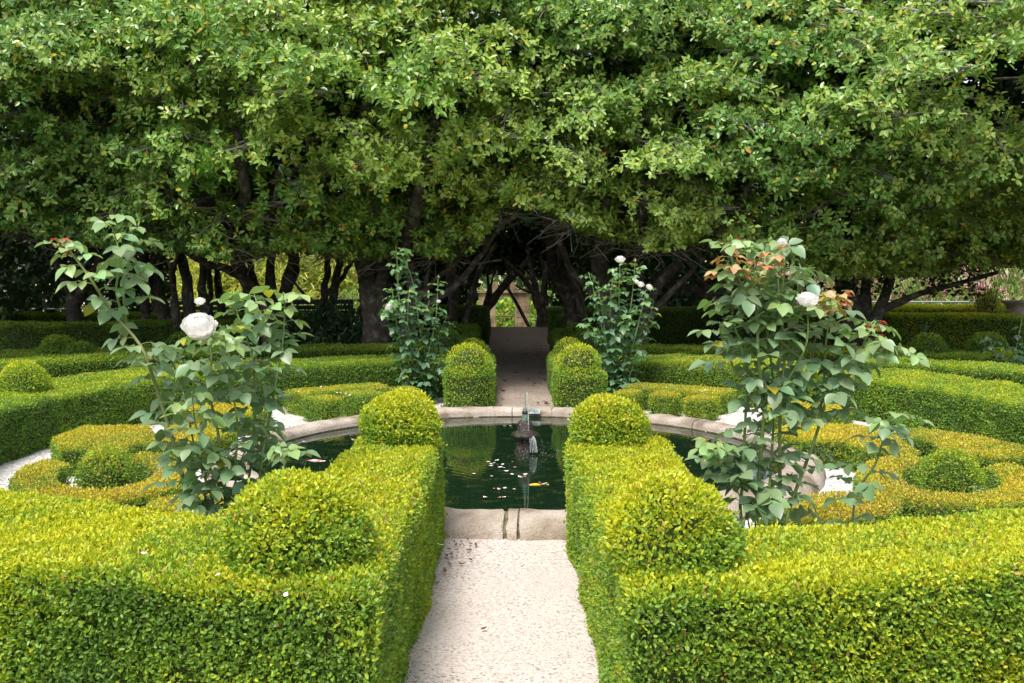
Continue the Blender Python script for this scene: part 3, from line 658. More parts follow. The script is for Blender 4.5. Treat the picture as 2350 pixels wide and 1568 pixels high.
SR = [([(1789, 1225), (1789, 1113), (1789, 947), (1793, 895), (1800, 800), (1790, 720), (1785, 640)], -.05, .010),
      ([(1735, 1225), (1746, 1030), (1756, 930), (1759, 895), (1744, 868), (1739, 795), (1734, 705), (1719, 678), (1693, 638), (1676, 580), (1676, 552)], -.12, .010),
      ([(1700, 1190), (1702, 1120), (1709, 980), (1713, 880), (1713, 805), (1689, 762), (1679, 712), (1666, 678)], .05, .008),
      ([(1734, 720), (1726, 665), (1753, 605), (1768, 562), (1768, 548)], .0, -.006),
      ([(1803, 1200), (1843, 1080), (1873, 997), (1899, 905), (1919, 848), (1966, 818), (1989, 772), (2009, 738)], .05, .009),
      ([(1899, 905), (1932, 878), (1982, 828), (2032, 795), (2070, 800)], -.05, -.006),
      ([(1880, 960), (1889, 888), (1894, 795), (1906, 712), (1909, 682)], .12, -.006),
      ([(1790, 960), (1799, 892), (1849, 792), (1852, 705), (1853, 692)], -.1, -.006),
      ([(1940, 1240), (1966, 1133), (2009, 1063), (2029, 997), (2042, 970), (2079, 945)], -.12, .007),
      ([(1720, 1215), (1693, 1130), (1653, 1073), (1640, 1030), (1633, 1013)], -.1, .004),
      ([(1760, 1200), (1770, 1050), (1775, 900), (1760, 760), (1755, 680), (1742, 620), (1745, 570)], .2, .007),
      ([(1780, 800), (1800, 720), (1810, 660), (1830, 620), (1870, 615)], .1, -.005),
      ([(1840, 900), (1860, 820), (1880, 760), (1930, 735)], .15, -.005),
      ([(1690, 860), (1660, 790), (1650, 740)], -.1, -.005),
      ([(1770, 760), (1790, 690), (1800, 610), (1795, 565)], -.1, -.005)]
OR = [(.70, .30, .14), (.62, .20, .13), (.58, .38, .17), (.45, .42, .18), (.70, .36, .22)]
rose_bush('rose', br, Yr, SR, .080, .036, 'tall rose bush with orange young leaves and green buds, right of the near path', flowers=[(1853, 684, 22, -.38, (.05, -.25, 1), 4), (1795, 554, 11, -.3, (.2, -.1, 1), 3)],
          buds=[(1676, 556, 6, -.12, (0, 0, 1), (.35, .45, .12)), (1768, 557, 5, 0, (0, 0, 1), (.3, .42, .12)), (1728, 578, 5, .2, (.6, 0, 1), (.4, .5, .15)), (1909, 676, 4, .12, (-.1, 0, 1), (.5, .25, .1))],
          reds=[(1672, 590, .042, 7, -.2, OR), (1655, 628, .040, 6, -.1, OR), (1745, 585, .036, 4, -.1, OR), (1735, 612, .038, 4, -.2, OR), (1775, 570, .034, 4, -.15, OR), (1700, 605, .036, 4, -.2, OR), (1912, 682, .046, 9, -.05, OR), (1930, 668, .036, 4, -.05, OR), (2009, 738, .03, 4, .05, [(.5, .05, .04)]), (1890, 655, .03, 3, .12, [(.5, .08, .06)]), (1676, 552, .03, 4, -.1, [(.5, .06, .08)])],
          group='rose bushes round the pond', dense=1.0)
Yf = 11.55
FL = [([(965, 890), (950, 830), (930, 750), (915, 680), (912, 620), (908, 565)], -.1, .012), ([(968, 890), (975, 820), (960, 740), (950, 660), (930, 600), (920, 575)], .1, .011), ([(965, 890), (985, 800), (1000, 730), (1005, 640)], -.1, .010),
      ([(960, 890), (925, 800), (905, 730), (893, 710)], .0, .009), ([(965, 890), (992, 850), (1005, 780), (1025, 725)], .1, .009), ([(962, 890), (940, 850), (915, 770), (905, 700), (898, 660)], -.1, .009),
      ([(962, 890), (960, 800), (975, 730), (985, 690)], -.2, .008), ([(962, 890), (945, 810), (935, 730), (940, 660)], -.25, .008), ([(966, 890), (1000, 850), (1010, 820)], -.1, .007), ([(962, 890), (935, 880), (918, 840)], -.1, .006)]
b = gy(966, 905, Yf); rose_bush('rose', (b[0], Yf), Yf, FL, .094, .036, 'slender rose bush with small white blooms, behind the pond left of the far path', flowers=[(891, 703, 10, -.15, (-.6, -.6, .5), 4), (915, 661, 6, -.1, (0, -.3, 1), 3), (1006, 691, 5, -.1, (0, -.3, 1), 3)],
    buds=[(983, 675, 3, -.1, (0, 0, 1), (.7, .6, .45)), (1006, 640, 3, -.1, (0, 0, 1), (.3, .45, .15))], lowcut=.07, group='rose bushes round the pond', thick=.01, base_col=(.135, .25, .13), jit=.2)
FR = [([(1425, 885), (1430, 800), (1420, 700), (1422, 605)], -.1, .011), ([(1420, 885), (1390, 800), (1370, 700), (1350, 625)], .0, .010), ([(1430, 885), (1450, 800), (1470, 720), (1482, 665)], -.1, .010), ([(1425, 885), (1440, 760), (1450, 680), (1457, 605)], .15, .010),
      ([(1420, 885), (1400, 840), (1375, 780), (1350, 740)], -.1, .008), ([(1430, 885), (1450, 850), (1480, 760), (1498, 700)], .05, .009), ([(1422, 885), (1405, 780), (1400, 700), (1405, 640)], -.2, .009), ([(1426, 885), (1430, 780), (1445, 720)], -.25, .008), ([(1424, 885), (1395, 820), (1385, 740), (1372, 660)], -.15, .008),
      ([(1426, 885), (1445, 860), (1460, 810)], -.1, .006)]
b = gy(1425, 900, Yf); rose_bush('rose', (b[0], Yf), Yf, FR, .094, .036, 'slender rose bush topped by one white rose, behind the pond right of the far path', flowers=[(1423, 594, 11, -.1, (0, -.4, 1), 4), (1470, 652, 8, -.1, (.2, -.6, .8), 4), (1490, 658, 8, -.1, (.4, -.5, .8), 4), (1461, 646, 6, -.1, (.4, -.5, .8), 3)],
    buds=[(1457, 602, 3, .1, (0, 0, 1), (.7, .6, .45))], lowcut=.07, group='rose bushes round the pond', base_col=(.135, .25, .13), jit=.2)
Yq = 9.3
FQ = [([(2300, 900), (2290, 840), (2275, 790), (2262, 770)], 0, .008), ([(2320, 900), (2325, 840), (2335, 780), (2345, 730)], 0, .008), ([(2340, 900), (2350, 830), (2370, 760)], .1, .008), ([(2330, 900), (2300, 850), (2280, 830)], -.2, .007), ([(2340, 900), (2345, 860), (2330, 800)], -.3, .007), ([(2310, 900), (2330, 870), (2345, 845)], -.2, .006)]
rose_bush('rose', (6.25, 12.4), 12.4, FQ, .095, .045, 'dusky rose bush at the right edge of the picture below the stone urn', flowers=[], lowcut=.05, group='rose bushes round the pond', base_col=(.08, .15, .10))

# ------------------------------------------------------------ hedges and bushes farther back
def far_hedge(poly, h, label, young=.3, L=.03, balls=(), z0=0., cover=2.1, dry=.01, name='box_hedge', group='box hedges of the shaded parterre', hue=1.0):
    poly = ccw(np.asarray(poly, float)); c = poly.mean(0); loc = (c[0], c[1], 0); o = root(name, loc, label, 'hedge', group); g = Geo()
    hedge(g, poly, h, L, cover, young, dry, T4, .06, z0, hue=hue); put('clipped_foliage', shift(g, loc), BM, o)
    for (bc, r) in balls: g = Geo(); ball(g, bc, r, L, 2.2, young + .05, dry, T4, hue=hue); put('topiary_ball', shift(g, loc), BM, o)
def strip(p, w):
    p = curve(p, 14)[:, :2] if len(p) > 2 else np.asarray(p, float)[:, :2]; t = unit(np.gradient(p, axis=0)); n = np.c_[-t[:, 1], t[:, 0]]
    return np.concatenate([p + n * w / 2, (p - n * w / 2)[::-1]])
def z3(l): return [(x, y, 0) for x, y in l]
far_hedge(strip(z3([(-6.9, 9.6), (-6.2, 11.9), (-4.6, 13.5), (-2.6, 14.5), (-1.0, 14.8)]), .75), .42, 'long curved box hedge left of the far path, just behind the ring hedge', .16)
far_hedge(strip(z3([(7.4, 8.4), (6.4, 10.2), (4.9, 11.6), (4.3, 12.1)]), .85), .46, 'curved box hedge right of the pond, beyond the ring hedge', .26, .026)
far_hedge(strip(z3([(3.4, 13.6), (2.2, 14.5), (1.15, 14.8)]), .8), .42, 'short curved box hedge right of the far path behind the dome bushes', .15)
far_hedge(strip(z3([(-1.05, 13.9), (-.85, 17), (-.95, 20.5)]), .5), .42, 'straight low hedge along the left edge of the far path under the trees', -.1, .032, balls=[((-.95, 14.4, .45), .24), ((-.98, 16.6, .42), .22)])  # leaf colour darkened to stand for the shade under the trees
far_hedge(strip(z3([(1.0, 13.9), (.95, 17), (1.15, 20.5)]), .5), .42, 'straight low hedge along the right edge of the far path under the trees', -.1, .032, balls=[((1.1, 14.3, .45), .24), ((1.05, 16.6, .42), .22), ((1.0, 19.0, .5), .2)])  # same darkened leaves, tree shade put into their colour
far_hedge(strip(z3([(-.50, 20.9), (-3.2, 20.8)]), .7), .78, 'tall clipped hedge corner in deep shade left of the far path', -.3, .034)  # deep shade put into the leaf colour, not leaf age
far_hedge(strip(z3([(.80, 20.9), (5.2, 20.8)]), .7), .74, 'tall clipped hedge in deep shade right of the far path', -.3, .034)  # leaf colour again lowered to carry the tunnel's shade
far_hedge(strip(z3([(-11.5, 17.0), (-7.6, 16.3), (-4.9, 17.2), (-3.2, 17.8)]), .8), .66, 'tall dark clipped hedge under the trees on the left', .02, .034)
far_hedge(strip(z3([(-9.2, 11.6), (-7.4, 13.4), (-5.2, 14.9)]), 1.3), .36, 'broad dark green box mass with two mounds on the far left', .08, .03, balls=[((-6.35, 13.9, .34), .28), ((-6.0, 13.8, .32), .24), ((-4.95, 14.9, .34), .26)])
far_hedge(strip(z3([(9.4, 10.6), (7.8, 12.6), (5.6, 14.3), (3.9, 15.0)]), 1.3), .36, 'broad green box mass with three mounds right of the pond', .15, .03, balls=[((5.95, 14.2, .38), .24), ((6.75, 14.1, .38), .26), ((6.2, 12.6, .30), .22)])
far_hedge(strip(z3([(4.9, 18.0), (6.3, 17.5), (7.6, 16.7), (8.35, 16.0)]), .8), .78, 'tall dark hedge on the right whose sunlit end points at the stone urn', .42, .034)
far_hedge(strip(z3([(7.2, 21.2), (9.6, 21.0), (11.6, 20.6)]), .7), .78, 'bright yellow green clipped hedge in front of the metal fence', .68, .04, balls=[((9.75, 20.4, .86), .2)], name='bright_hedge', group=None)
far_hedge(strip(z3([(-12, 21.5), (-7.5, 21.0), (-3.4, 21.0)]), .8), .62, 'low dark hedge behind the left tree trunks', .12, .04)

def shrub(c, r, h, L, Wr, n, cols, label, name='shrub', cat='shrub', upr=.3, T=T6, mat='herb', stems=5, group=None, flow=None, spike=0, base=0.0, hollow=.35):
    o = root(name, c, label, cat, group); g = Geo()
    d = unit(rv(n)); d[:, 2] = np.abs(d[:, 2]) * 1.0; rr_ = (hollow + (1 - hollow) * rng.random(n) ** .6)[:, None]
    P = d * rr_ * np.array([r, r, h]); P *= (1 + .22 * noise(P + np.asarray(c), 3.0 / r, 2))[:, None]; P[:, 2] += base
    D = unit(d * .6 + rv(n) * .5 + np.array([0, 0, upr])); N = unit(d + rv(n) * .6 + np.array([0, 0, .4]))
    k = rng.integers(0, len(cols), n); c_ = np.array(cols)[k] * (.7 + .6 * rng.random((n, 1))) * (1 + .25 * noise(P, 2.5 / r, 5))[:, None].clip(.5, 1.5)
    s = L * rng.uniform(.7, 1.2, n); leaf_geo(g, P, D, N, s, s * Wr, T, c_); put('foliage', g, M[mat], o)
    if flow:
        fc, nf, fs = flow; g = Geo(); d = unit(rv(nf)); d[:, 2] = np.abs(d[:, 2]); P0 = d * np.array([r, r, h]) * (.93 + .12 * rng.random((nf, 1))); P0[:, 2] += base
        P = np.repeat(P0, 7, 0) + rv(nf * 7) * np.array([.5, .5, 1.1]) * fs * 1.2
        leaf_geo(g, P, rv(len(P)), rv(len(P)), fs, fs * .8, T4, np.array(fc)[rng.integers(0, len(fc), len(P))]); put('blossom', g, M['petal'], o)
    g = Geo()
    for k in range(stems):
        a = k * 2.4; q = np.array([math.cos(a), math.sin(a), 0]); tube(g, curve([q * .05 * r, q * r * .25 + np.array([0, 0, h * .45]), q * r * .55 + np.array([0, 0, h * .85])], 8), [.03 * min(r, 1) * (1 - i * .09) for i in range(8)], 5)
    put('stems', g, M['bark'], o); return o
# lit yellow bushes behind the right hedge
for (x, y, r, h, lb) in [(7.35, 18.6, .55, .62, 'yellow green spindly bush just behind the tall dark hedge, left one'), (8.1, 18.9, .5, .6, 'yellow green spindly bush in the middle behind the tall dark hedge'), (6.6, 19.0, .5, .66, 'yellow green low bush half hidden by the leaning trunk')]:
    shrub((x, y, 0), r, h, .07, .45, 1300, [(.30, .34, .04), (.22, .30, .04), (.36, .30, .05)], lb, group='yellow bushes behind the dark hedge')
shrub((8.75, 18.4, 0), .42, 1.55, .055, .5, 900, [(.26, .34, .05), (.34, .30, .05), (.42, .24, .06)], 'tall wispy young bush with yellow and orange leaves before the fence', hollow=.15, stems=9)
o = None
shrub((-2.95, 16.4, 0), .85, 1.05, .10, .4, 2600, [(.05, .12, .04), (.07, .15, .05), (.035, .085, .03)], 'big loose dark evergreen bush left of the slender far rose', mat='camellia')
shrub((-2.1, 15.6, 0), .42, .5, .035, .55, 4200, [(.06, .13, .03), (.08, .16, .035)], 'small round dark bush below the thick dark trunk', mat='box', hollow=.8)
shrub((4.2, 16.3, 0), .9, .8, .035, .55, 9000, [(.06, .13, .03), (.08, .16, .035)], 'wide dark rounded bush right of the far roses', mat='box', hollow=.85)
shrub((6.3, 14.9, 0), .3, .62, .09, .5, 350, [(.08, .15, .1), (.1, .19, .12)], 'grey green leafy plant in the right hand parterre', stems=4)
shrub((-8.6, 14.1, 0), .5, .6, .1, .6, 260, [(.08, .15, .1), (.1, .17, .12)], 'bluish leafy plant at the far left edge', stems=4)
# oleanders beyond the fence
PK = [(.85, .25, .38), (.88, .40, .50), (.78, .16, .30), (.85, .52, .58)]
for k, (x, y, r, h) in enumerate([(9.2, 27.6, 1.6, 1.7), (11.6, 27.8, 1.7, 2.0), (14.0, 27.2, 1.8, 2.5), (16.6, 27.2, 1.8, 3.1), (7.2, 28.2, 1.5, 1.6), (19.5, 27.5, 2, 3.5)]):
    shrub((x, y, 0), r, h, .20, .26, 2800, [(.22, .34, .10), (.30, .42, .13), (.44, .50, .18), (.17, .27, .09)], ['pink flowering oleander, ' + w for w in ('nearest the leaning trunk', 'second from the leaning trunk', 'behind the wispy bush', 'tall one near the stone urn', 'seen through gaps in the dark trunks', 'at the right edge beyond the urn')][k],
          'oleander', 'oleander', .9, group='pink oleanders beyond the fence', flow=(PK, 420, .065), stems=5)
# yellow weeping bushes and pink bank behind the left trunks
for k, (x, y, r, h) in enumerate([(-11.6, 39.5, 2.1, 3.3), (-9.1, 40, 2.0, 3.1), (-6.9, 40.5, 1.7, 2.7), (-14.2, 41, 1.2, 2.4)]):
    shrub((x, y, -.3), r, h, .46, .09, 6500, [(.62, .60, .16), (.72, .70, .28), (.50, .56, .14), (.66, .62, .26), (.36, .48, .12)], ['pale yellow feathery bush between the left trunks, ' + w for w in ('behind the pale thick trunk', 'beside the dark forked trunks', 'nearest the thick dark trunk', 'at the far left opening')][k],
          'feathery_bush', 'bush', -.3, group='yellow feathery bushes on the bank')
for k, (x, y, r, h) in enumerate([(-5.8, 36.5, 1.1, 1.25), (-7.9, 36.2, 1.2, 1.0), (-10.3, 36.4, 1.3, .95), (-13.2, 36.4, 1.5, 1.05)]):
    shrub((x, y, -.3), r, h, .10, .45, 1700, [(.14, .26, .06), (.2, .32, .08), (.3, .38, .1)], ['fresh green low shrub beyond the left railing, ' + w for w in ('first from the dark trunk', 'second from the dark trunk', 'third from the dark trunk', 'farthest left')][k], group='green shrubs beyond the left railing')
g = Geo(); V, Fc = grid(-24, -12.4, 41, 49, 30, 20, lambda P: -.3 + (P[:, 1] - 41) * .62 + .25 * noise(np.c_[P, P[:, 0] * 0], .8)); g.add(V, Fc, 0, smooth=True)
put('pink_bank', g, noise_mat('pink_heath', [(.3, (.50, .42, .30)), (.5, (.62, .42, .38)), (.68, (.70, .52, .46))], 2.2, .95, .6, 12, dist=.1, extra=(14, (.34, .36, .16), .52, .62)), kind='structure')
# vineyard and trees through the arch
for k, (x, y, r, h) in enumerate([(-.9, 57, 1.3, 2.2), (.9, 58, 1.3, 2.0), (-2.4, 59, 1.4, 2.4), (2.4, 57, 1.2, 2.6)]):
    shrub((x, y, -2.2), r, h, .30, .7, 1500, [(.24, .42, .06), (.34, .50, .08), (.16, .32, .07), (.5, .5, .08)], ['bright green vine bush seen through the stone arch, ' + w for w in ('left half', 'right half', 'left of the opening', 'right of the opening')][k], 'vine_bush', 'vine', group='vines beyond the arch')
shrub((1.75, 46.2, -2.2), .85, 2.7, .16, .45, 2600, [(.06, .13, .05), (.09, .17, .06)], 'dark glossy bush against the right side of the stone arch', mat='camellia')
def far_tree(c, r, h, label, cols, n=2600, L=.5):
    o = root('distant_tree', c, label, 'tree', 'distant trees beyond the garden'); g = Geo(); K = 26; cc = unit(rv(K)) * np.array([r, r, h * .38]) * rng.uniform(.3, .85, (K, 1)) + np.array([0, 0, h * .6])
    i = rng.integers(0, K, n); d = unit(rv(n)); P = cc[i] + d * (r * .34) * rng.uniform(.6, 1.05, (n, 1)); D = unit(rv(n) + d); N = unit(d + rv(n) * .5 + np.array([0, 0, .5]))
    c_ = np.array(cols)[rng.integers(0, len(cols), n)] * (.75 + .5 * rng.random((n, 1))); leaf_geo(g, P, D, N, L * rng.uniform(.7, 1.2, n), L * .55, T4, c_); put('crown', g, M['herb'], o)
    g = Geo(); tube(g, [(0, 0, -.5), (0, 0, h * .4), (.2, 0, h * .75)], [r * .09, r * .07, r * .03], 8); put('trunk', g, M['bark'], o)
GC = [(.13, .24, .09), (.10, .19, .08), (.19, .29, .11)]
for k, (x, y, z, r, h) in enumerate([(-3.5, 76, -2.2, 4.2, 9), (3.2, 78, -2.2, 4.4, 9), (0, 84, -2.2, 4.5, 8.5), (-12, 62, 2, 4.5, 9), (-19, 66, 2.4, 5, 10), (-27, 60, 2, 5, 10), (13, 60, 2, 4.6, 9), (20, 64, 2, 5, 10), (29, 58, 2, 5, 9), (38, 62, 2.4, 5.5, 10), (-36, 62, 2, 5.5, 10)]):
    far_tree((x, y, z), r, h, 'hazy green tree beyond the garden, ' + ['seen at the left of the stone arch', 'seen at the right of the stone arch', 'straight behind the stone arch', 'behind the yellow bushes, first from the arch', 'behind the pink bank', 'far beyond the pink bank', 'beyond the right trunks, first from the arch', 'behind the oleanders', 'behind the stone urn', 'beyond the right edge', 'beyond the left edge'][k], GC)

# ------------------------------------------------------------ stone arch
M['ashlar'] = noise_mat('weathered_ashlar', [(.34, (.09, .06, .035)), (.5, (.22, .155, .09)), (.68, (.33, .25, .16))], 1.6, .9, .6, 18, dist=.03, extra=(5, (.12, .13, .07), .58, .75))
AY = 48.0
def ax(px): return (px - 1174.5) / F * AY
def az(py): return gy(1174, py, AY)[2]
wx0, wx1, ox0, ox1 = ax(1098), ax(1214), ax(1137), ax(1181); ztop = az(667); zo = az(681); zb = -2.3
ar = root('stone_archway', ((ox0 + ox1) / 2, AY, zb), 'old stone archway glowing at the end of the dark tree tunnel', 'archway'); al = ((ox0 + ox1) / 2, AY, zb)
g = Geo(); rad = (ox1 - ox0) / 2; cxo = (ox0 + ox1) / 2; zs = zo - rad; cw = np.random.default_rng(6)
def course(x0, x1, z0, z1, n):              # ashlar blocks with slightly open joints
    xs_ = np.linspace(x0, x1, n + 1); xs_[1:-1] += cw.uniform(-.08, .08, n - 1) if n > 1 else 0
    for a_, b_ in zip(xs_[:-1], xs_[1:]): dy = cw.uniform(-.012, .012); box(g, (a_ + .006, AY - .25 + dy, z0 + .006), (b_ - .006, AY + .3, z1 - .006))
zz = np.linspace(zb, zs, 9)
for k in range(8): course(wx0, ox0 - .10, zz[k], zz[k + 1], 1 + k % 2); course(ox1 + .10, wx1, zz[k], zz[k + 1], 1 + (k + 1) % 2)
th = np.linspace(0, math.pi, 15); top = zo + .16
for a_, b_ in zip(th[:-1], th[1:]):          # spandrels
    xa, za, xb, zb_ = cxo + (rad + .10) * math.cos(a_), zs + (rad + .10) * math.sin(a_), cxo + (rad + .10) * math.cos(b_), zs + (rad + .10) * math.sin(b_)
    V = [(xa, AY - .25, za), (xb, AY - .25, zb_), (xb, AY - .25, top), (xa, AY - .25, top)]; V += [(x, AY + .3, z) for x, y, z in V]
    g.add(V, [[0, 1, 2, 3], [7, 6, 5, 4], [0, 4, 5, 1], [3, 2, 6, 7]])
course(wx0, ox0 - .10, zs, top, 1); course(ox1 + .10, wx1, zs, top, 1); course(wx0, wx1, top, ztop - .12, 5)
g.add([(wx0 + .01, AY - .2, zb), (ox0 - .11, AY - .2, zb), (ox0 - .11, AY - .2, ztop), (wx0 + .01, AY - .2, ztop), (wx0 + .01, AY + .2, zb), (ox0 - .11, AY + .2, zb), (ox0 - .11, AY + .2, ztop - .2), (wx0 + .01, AY + .2, ztop - .2)], [[0, 1, 2, 3]])
put('wall', shift(g, al), M['ashlar'], ar)
g = Geo()
for sx in (ox0 - .10, ox1): box(g, (sx, AY - .28, zb), (sx + .10, AY + .31, zs), bev=.01)
for a_, b_ in zip(th[:-1], th[1:]):
    V = []
    for y in (AY - .28, AY + .31):
        for (an, rr_) in ((a_ + .004, rad), (b_ - .004, rad), (b_ - .004, rad + .10), (a_ + .004, rad + .10)): V.append((cxo + rr_ * math.cos(an), y, zs + rr_ * math.sin(an)))
    g.add(V, [[0, 1, 2, 3], [7, 6, 5, 4], [0, 4, 5, 1], [1, 5, 6, 2], [2, 6, 7, 3], [3, 7, 4, 0]])
put('arch_moulding', shift(g, al), M['ashlar'], ar)
g = Geo(); box(g, (wx0 - .05, AY - .36, ztop - .12), (wx1 + .05, AY + .36, ztop), bev=.02)
for k in range(3): x = ax(1128 + 42 * k); box(g, (x, AY - .12, ztop), (x + .3, AY + .12, ztop + .38), bev=.02)
put('cornice', shift(g, al), M['ashlar'], ar)
g = Geo(); z = az(728); tube(g, [(ox0 - .02, AY + .8, z), (ox1 + .02, AY + .8, z)], .05, 8); 
for x in (ox0 - .15, ox1 + .15): tube(g, [(x, AY + .8, zb), (x, AY + .8, z + .05)], .06, 8)
tube(g, [(ox0 - .15, AY + .8, az(741)), (cxo, AY + .8, az(741))], .035, 8)
put('wooden_rail', g, noise_mat('old_wood', [(.4, (.32, .24, .16)), (.6, (.48, .38, .27))], 8, .8, .4), label='plain wooden rail across the opening of the stone arch', cat='rail')

# ------------------------------------------------------------ railings, pedestals, urn, benches, lamps
M['zinc'] = plain('painted_steel', (.42, .47, .47), .45, .4)
def railing(x0, x1, y, zt, n, label, rails=(0, .22, .42), hh=1.0, mat='zinc'):
    o = root('railing', ((x0 + x1) / 2, y, zt - hh), label, 'railing', 'steel railings along the terrace'); lo = ((x0 + x1) / 2, y, zt - hh)
    for r_ in rails: g = Geo(); tube(g, [(x0, y, zt - r_), (x1, y, zt - r_)], .02, 8); put('rail', shift(g, lo), M[mat], o)
    for k in range(n + 1): x = x0 + (x1 - x0) * k / n; g = Geo(); box(g, (x - .02, y - .02, zt - hh), (x + .02, y + .02, zt - .02), bev=.004); put('post', shift(g, lo), M[mat], o)
railing(7.3, 16.5, 23.5, gy(2200, 693, 23.5)[2], 5, 'pale steel railing in front of the pink oleanders', (0, .13, .27), .95)
railing(-13.5, -3.6, 27.2, gy(780, 688, 27.2)[2], 5, 'thin steel railing behind the left trunks before the yellow bushes', (0, .25))
def pedestal(x, y, zt, w, label):
    o = root('stone_pedestal', (x, y, 0), label, 'pedestal', 'stone pedestals at the path crest')
    g = Geo(); box(g, (-w * .36, -w * .36, .12), (w * .36, w * .36, zt - .16), bev=.015); put('shaft', g, M['stone'], o)
    g = Geo(); box(g, (-w * .5, -w * .5, 0), (w * .5, w * .5, .12), bev=.015); put('plinth', g, M['stone'], o)
    g = Geo(); lathe(g, [(w * .38, zt - .16), (w * .42, zt - .12), (w * .60, zt - .05), (w * .62, zt - .02), (w * .56, zt), (.001, zt)], seg=4); put('cap', g, M['stone'], o)
    o.rotation_euler[2] = 0
pedestal(-.98, 21.8, gy(1105, 703, 21.8)[2], .27, 'shaded stone pedestal on the left of the path crest')
pedestal(.90, 21.8, gy(1270, 703, 21.8)[2], .27, 'shaded stone pedestal on the right of the path crest')
ux, uy = 9.55, 18.8; ub = root('stone_urn', (ux, uy, 0), 'big weathered stone urn on a pedestal at the right edge', 'urn'); zt = gy(2330, 690, uy)[2]
g = Geo(); s_ = zt; lathe(g, [(.16, .34), (.13, .38), (.12, .42), (.20, .47), (.27, .53), (.29, .60), (.26, .67), (.20, .72), (.18, .80), (.20, .88), (.27, .93), (.30, s_ - .03), (.29, s_), (.22, s_), (.18, s_ - .08)], seg=28, wob=.02); put('urn_bowl', g, M['stone'], ub)
g = Geo(); box(g, (-.24, -.24, 0), (.24, .24, .28), bev=.02); box(g, (-.28, -.28, .28), (.28, .28, .34), bev=.015); put('pedestal', g, M['stone'], ub)
M['darkwood'] = plain('dark_bench', (.03, .035, .04), .45)
def bench(x, y, rz, label, seat=.43, bk=.78):
    o = root('park_bench', (x, y, 0), label, 'bench', 'dark benches under the trees', rz); 
    g = Geo(); [box(g, (-.7, -.22 + k * .11, seat - .03), (.7, -.13 + k * .11, seat), bev=.006) for k in range(4)]; put('seat', g, M['darkwood'], o)
    g = Geo(); [box(g, (-.7, .24, seat + .08 + k * .12), (.7, .27, seat + .17 + k * .12), bev=.006) for k in range(3)]; put('backrest', g, M['darkwood'], o)
    for sx in (-.6, .6):
        for sy in (-.18, .22): g = Geo(); box(g, (sx - .03, sy - .03, 0), (sx + .03, sy + .03, seat - .03 if sy < 0 else bk + .05), bev=.006); put('leg', g, M['darkwood'], o)
bench(-4.4, 23.3, math.radians(14), 'dark slatted bench between the feathery bushes and the dark evergreen')
bench(-7.2, 22.6, math.radians(-6), 'dark slatted bench behind the crowded left trunks')
def spot(x, y, rz, label):
    o = root('garden_spotlight', (x, y, 0), label, 'spotlight', 'small black garden spotlights', rz); bk = plain('black_plastic', (.015, .015, .02), .4)
    g = Geo(); tube(g, [(0, 0, 0), (0, 0, .16)], .008, 8); put('stake', g, bk, o)
    g = Geo(); tube(g, [(0, .03, .17), (0, -.05, .20)], [.026, .032], 14); tube(g, [(0, .06, .165), (0, .03, .17)], [.015, .024], 12); put('lamp_head', g, bk, o)
p = gz(1913, 1185, .12); spot(p[0], p[1], 0, 'small black spotlight in the gravel behind the right near hedge')
p = gz(1556, 915, .12); spot(p[0], p[1], .5, 'small black spotlight between the low box cubes behind the pond')
# seated person behind the trunks
pe = root('person', (-5.95, 22.3, 0), 'person in dark clothes sitting behind the crowded left tree trunks', 'person', None, math.radians(10))
J = [(0, 0, .50), (0, .02, .72), (0, 0, .92), (0, -.01, 1.0), (0, -.03, 1.12), (.09, -.02, .49), (.11, -.42, .50), (.11, -.40, .08), (.11, -.52, .03), (-.09, -.02, .49), (-.11, -.42, .50), (-.11, -.40, .08), (-.11, -.52, .03), (.18, 0, .90), (.22, -.03, .66), (.12, -.26, .56), (-.18, 0, .90), (-.22, -.03, .66), (-.12, -.26, .56), (0, -.03, 1.2)]
E = [(0, 1), (1, 2), (2, 3), (3, 4), (4, 19), (0, 5), (5, 6), (6, 7), (7, 8), (0, 9), (9, 10), (10, 11), (11, 12), (2, 13), (13, 14), (14, 15), (2, 16), (16, 17), (17, 18)]
R = [.13, .13, .12, .055, .09, .10, .07, .05, .04, .10, .07, .05, .04, .065, .048, .034, .065, .048, .034, .075]
me = bpy.data.meshes.new('person_body'); me.from_pydata(J, E, []); bo = bpy.data.objects.new('body', me); COL.objects.link(bo); bo.parent = pe
sk = bo.modifiers.new('skin', 'SKIN'); sd = bo.modifiers.new('sub', 'SUBSURF'); sd.levels = sd.render_levels = 1
for i, r_ in enumerate(R): me.skin_vertices[0].data[i].radius = (r_, r_ * .85)
me.skin_vertices[0].data[0].use_root = True; me.materials.append(plain('dark_red_clothes', (.04, .018, .018), .85))
g = Geo(); lathe(g, [(.001, -.11), (.05, -.10), (.075, -.04), (.085, .02), (.08, .08), (.05, .12), (.001, .13)], (0, -.01, 1.17), 16); put('hair', g, plain('dark_hair', (.02, .013, .01), .7), pe)

# ------------------------------------------------------------ camellia trees
EDGE = [(-400, 560), (0, 530), (150, 560), (330, 585), (450, 600), (560, 620), (640, 585), (700, 580), (800, 600), (870, 600), (950, 590), (1030, 610), (1080, 580), (1110, 540), (1150, 505), (1200, 490), (1260, 505), (1320, 540), (1420, 565), (1500, 580), (1600, 560), (1750, 590), (1900, 635), (2050, 640), (2200, 635), (2349, 615), (2700, 600)]
ex = np.array([(x - 1174.5) / F * 12.8 for x, _ in EDGE]); ez = np.array([gy(1174, y, 12.8)[2] for _, y in EDGE])
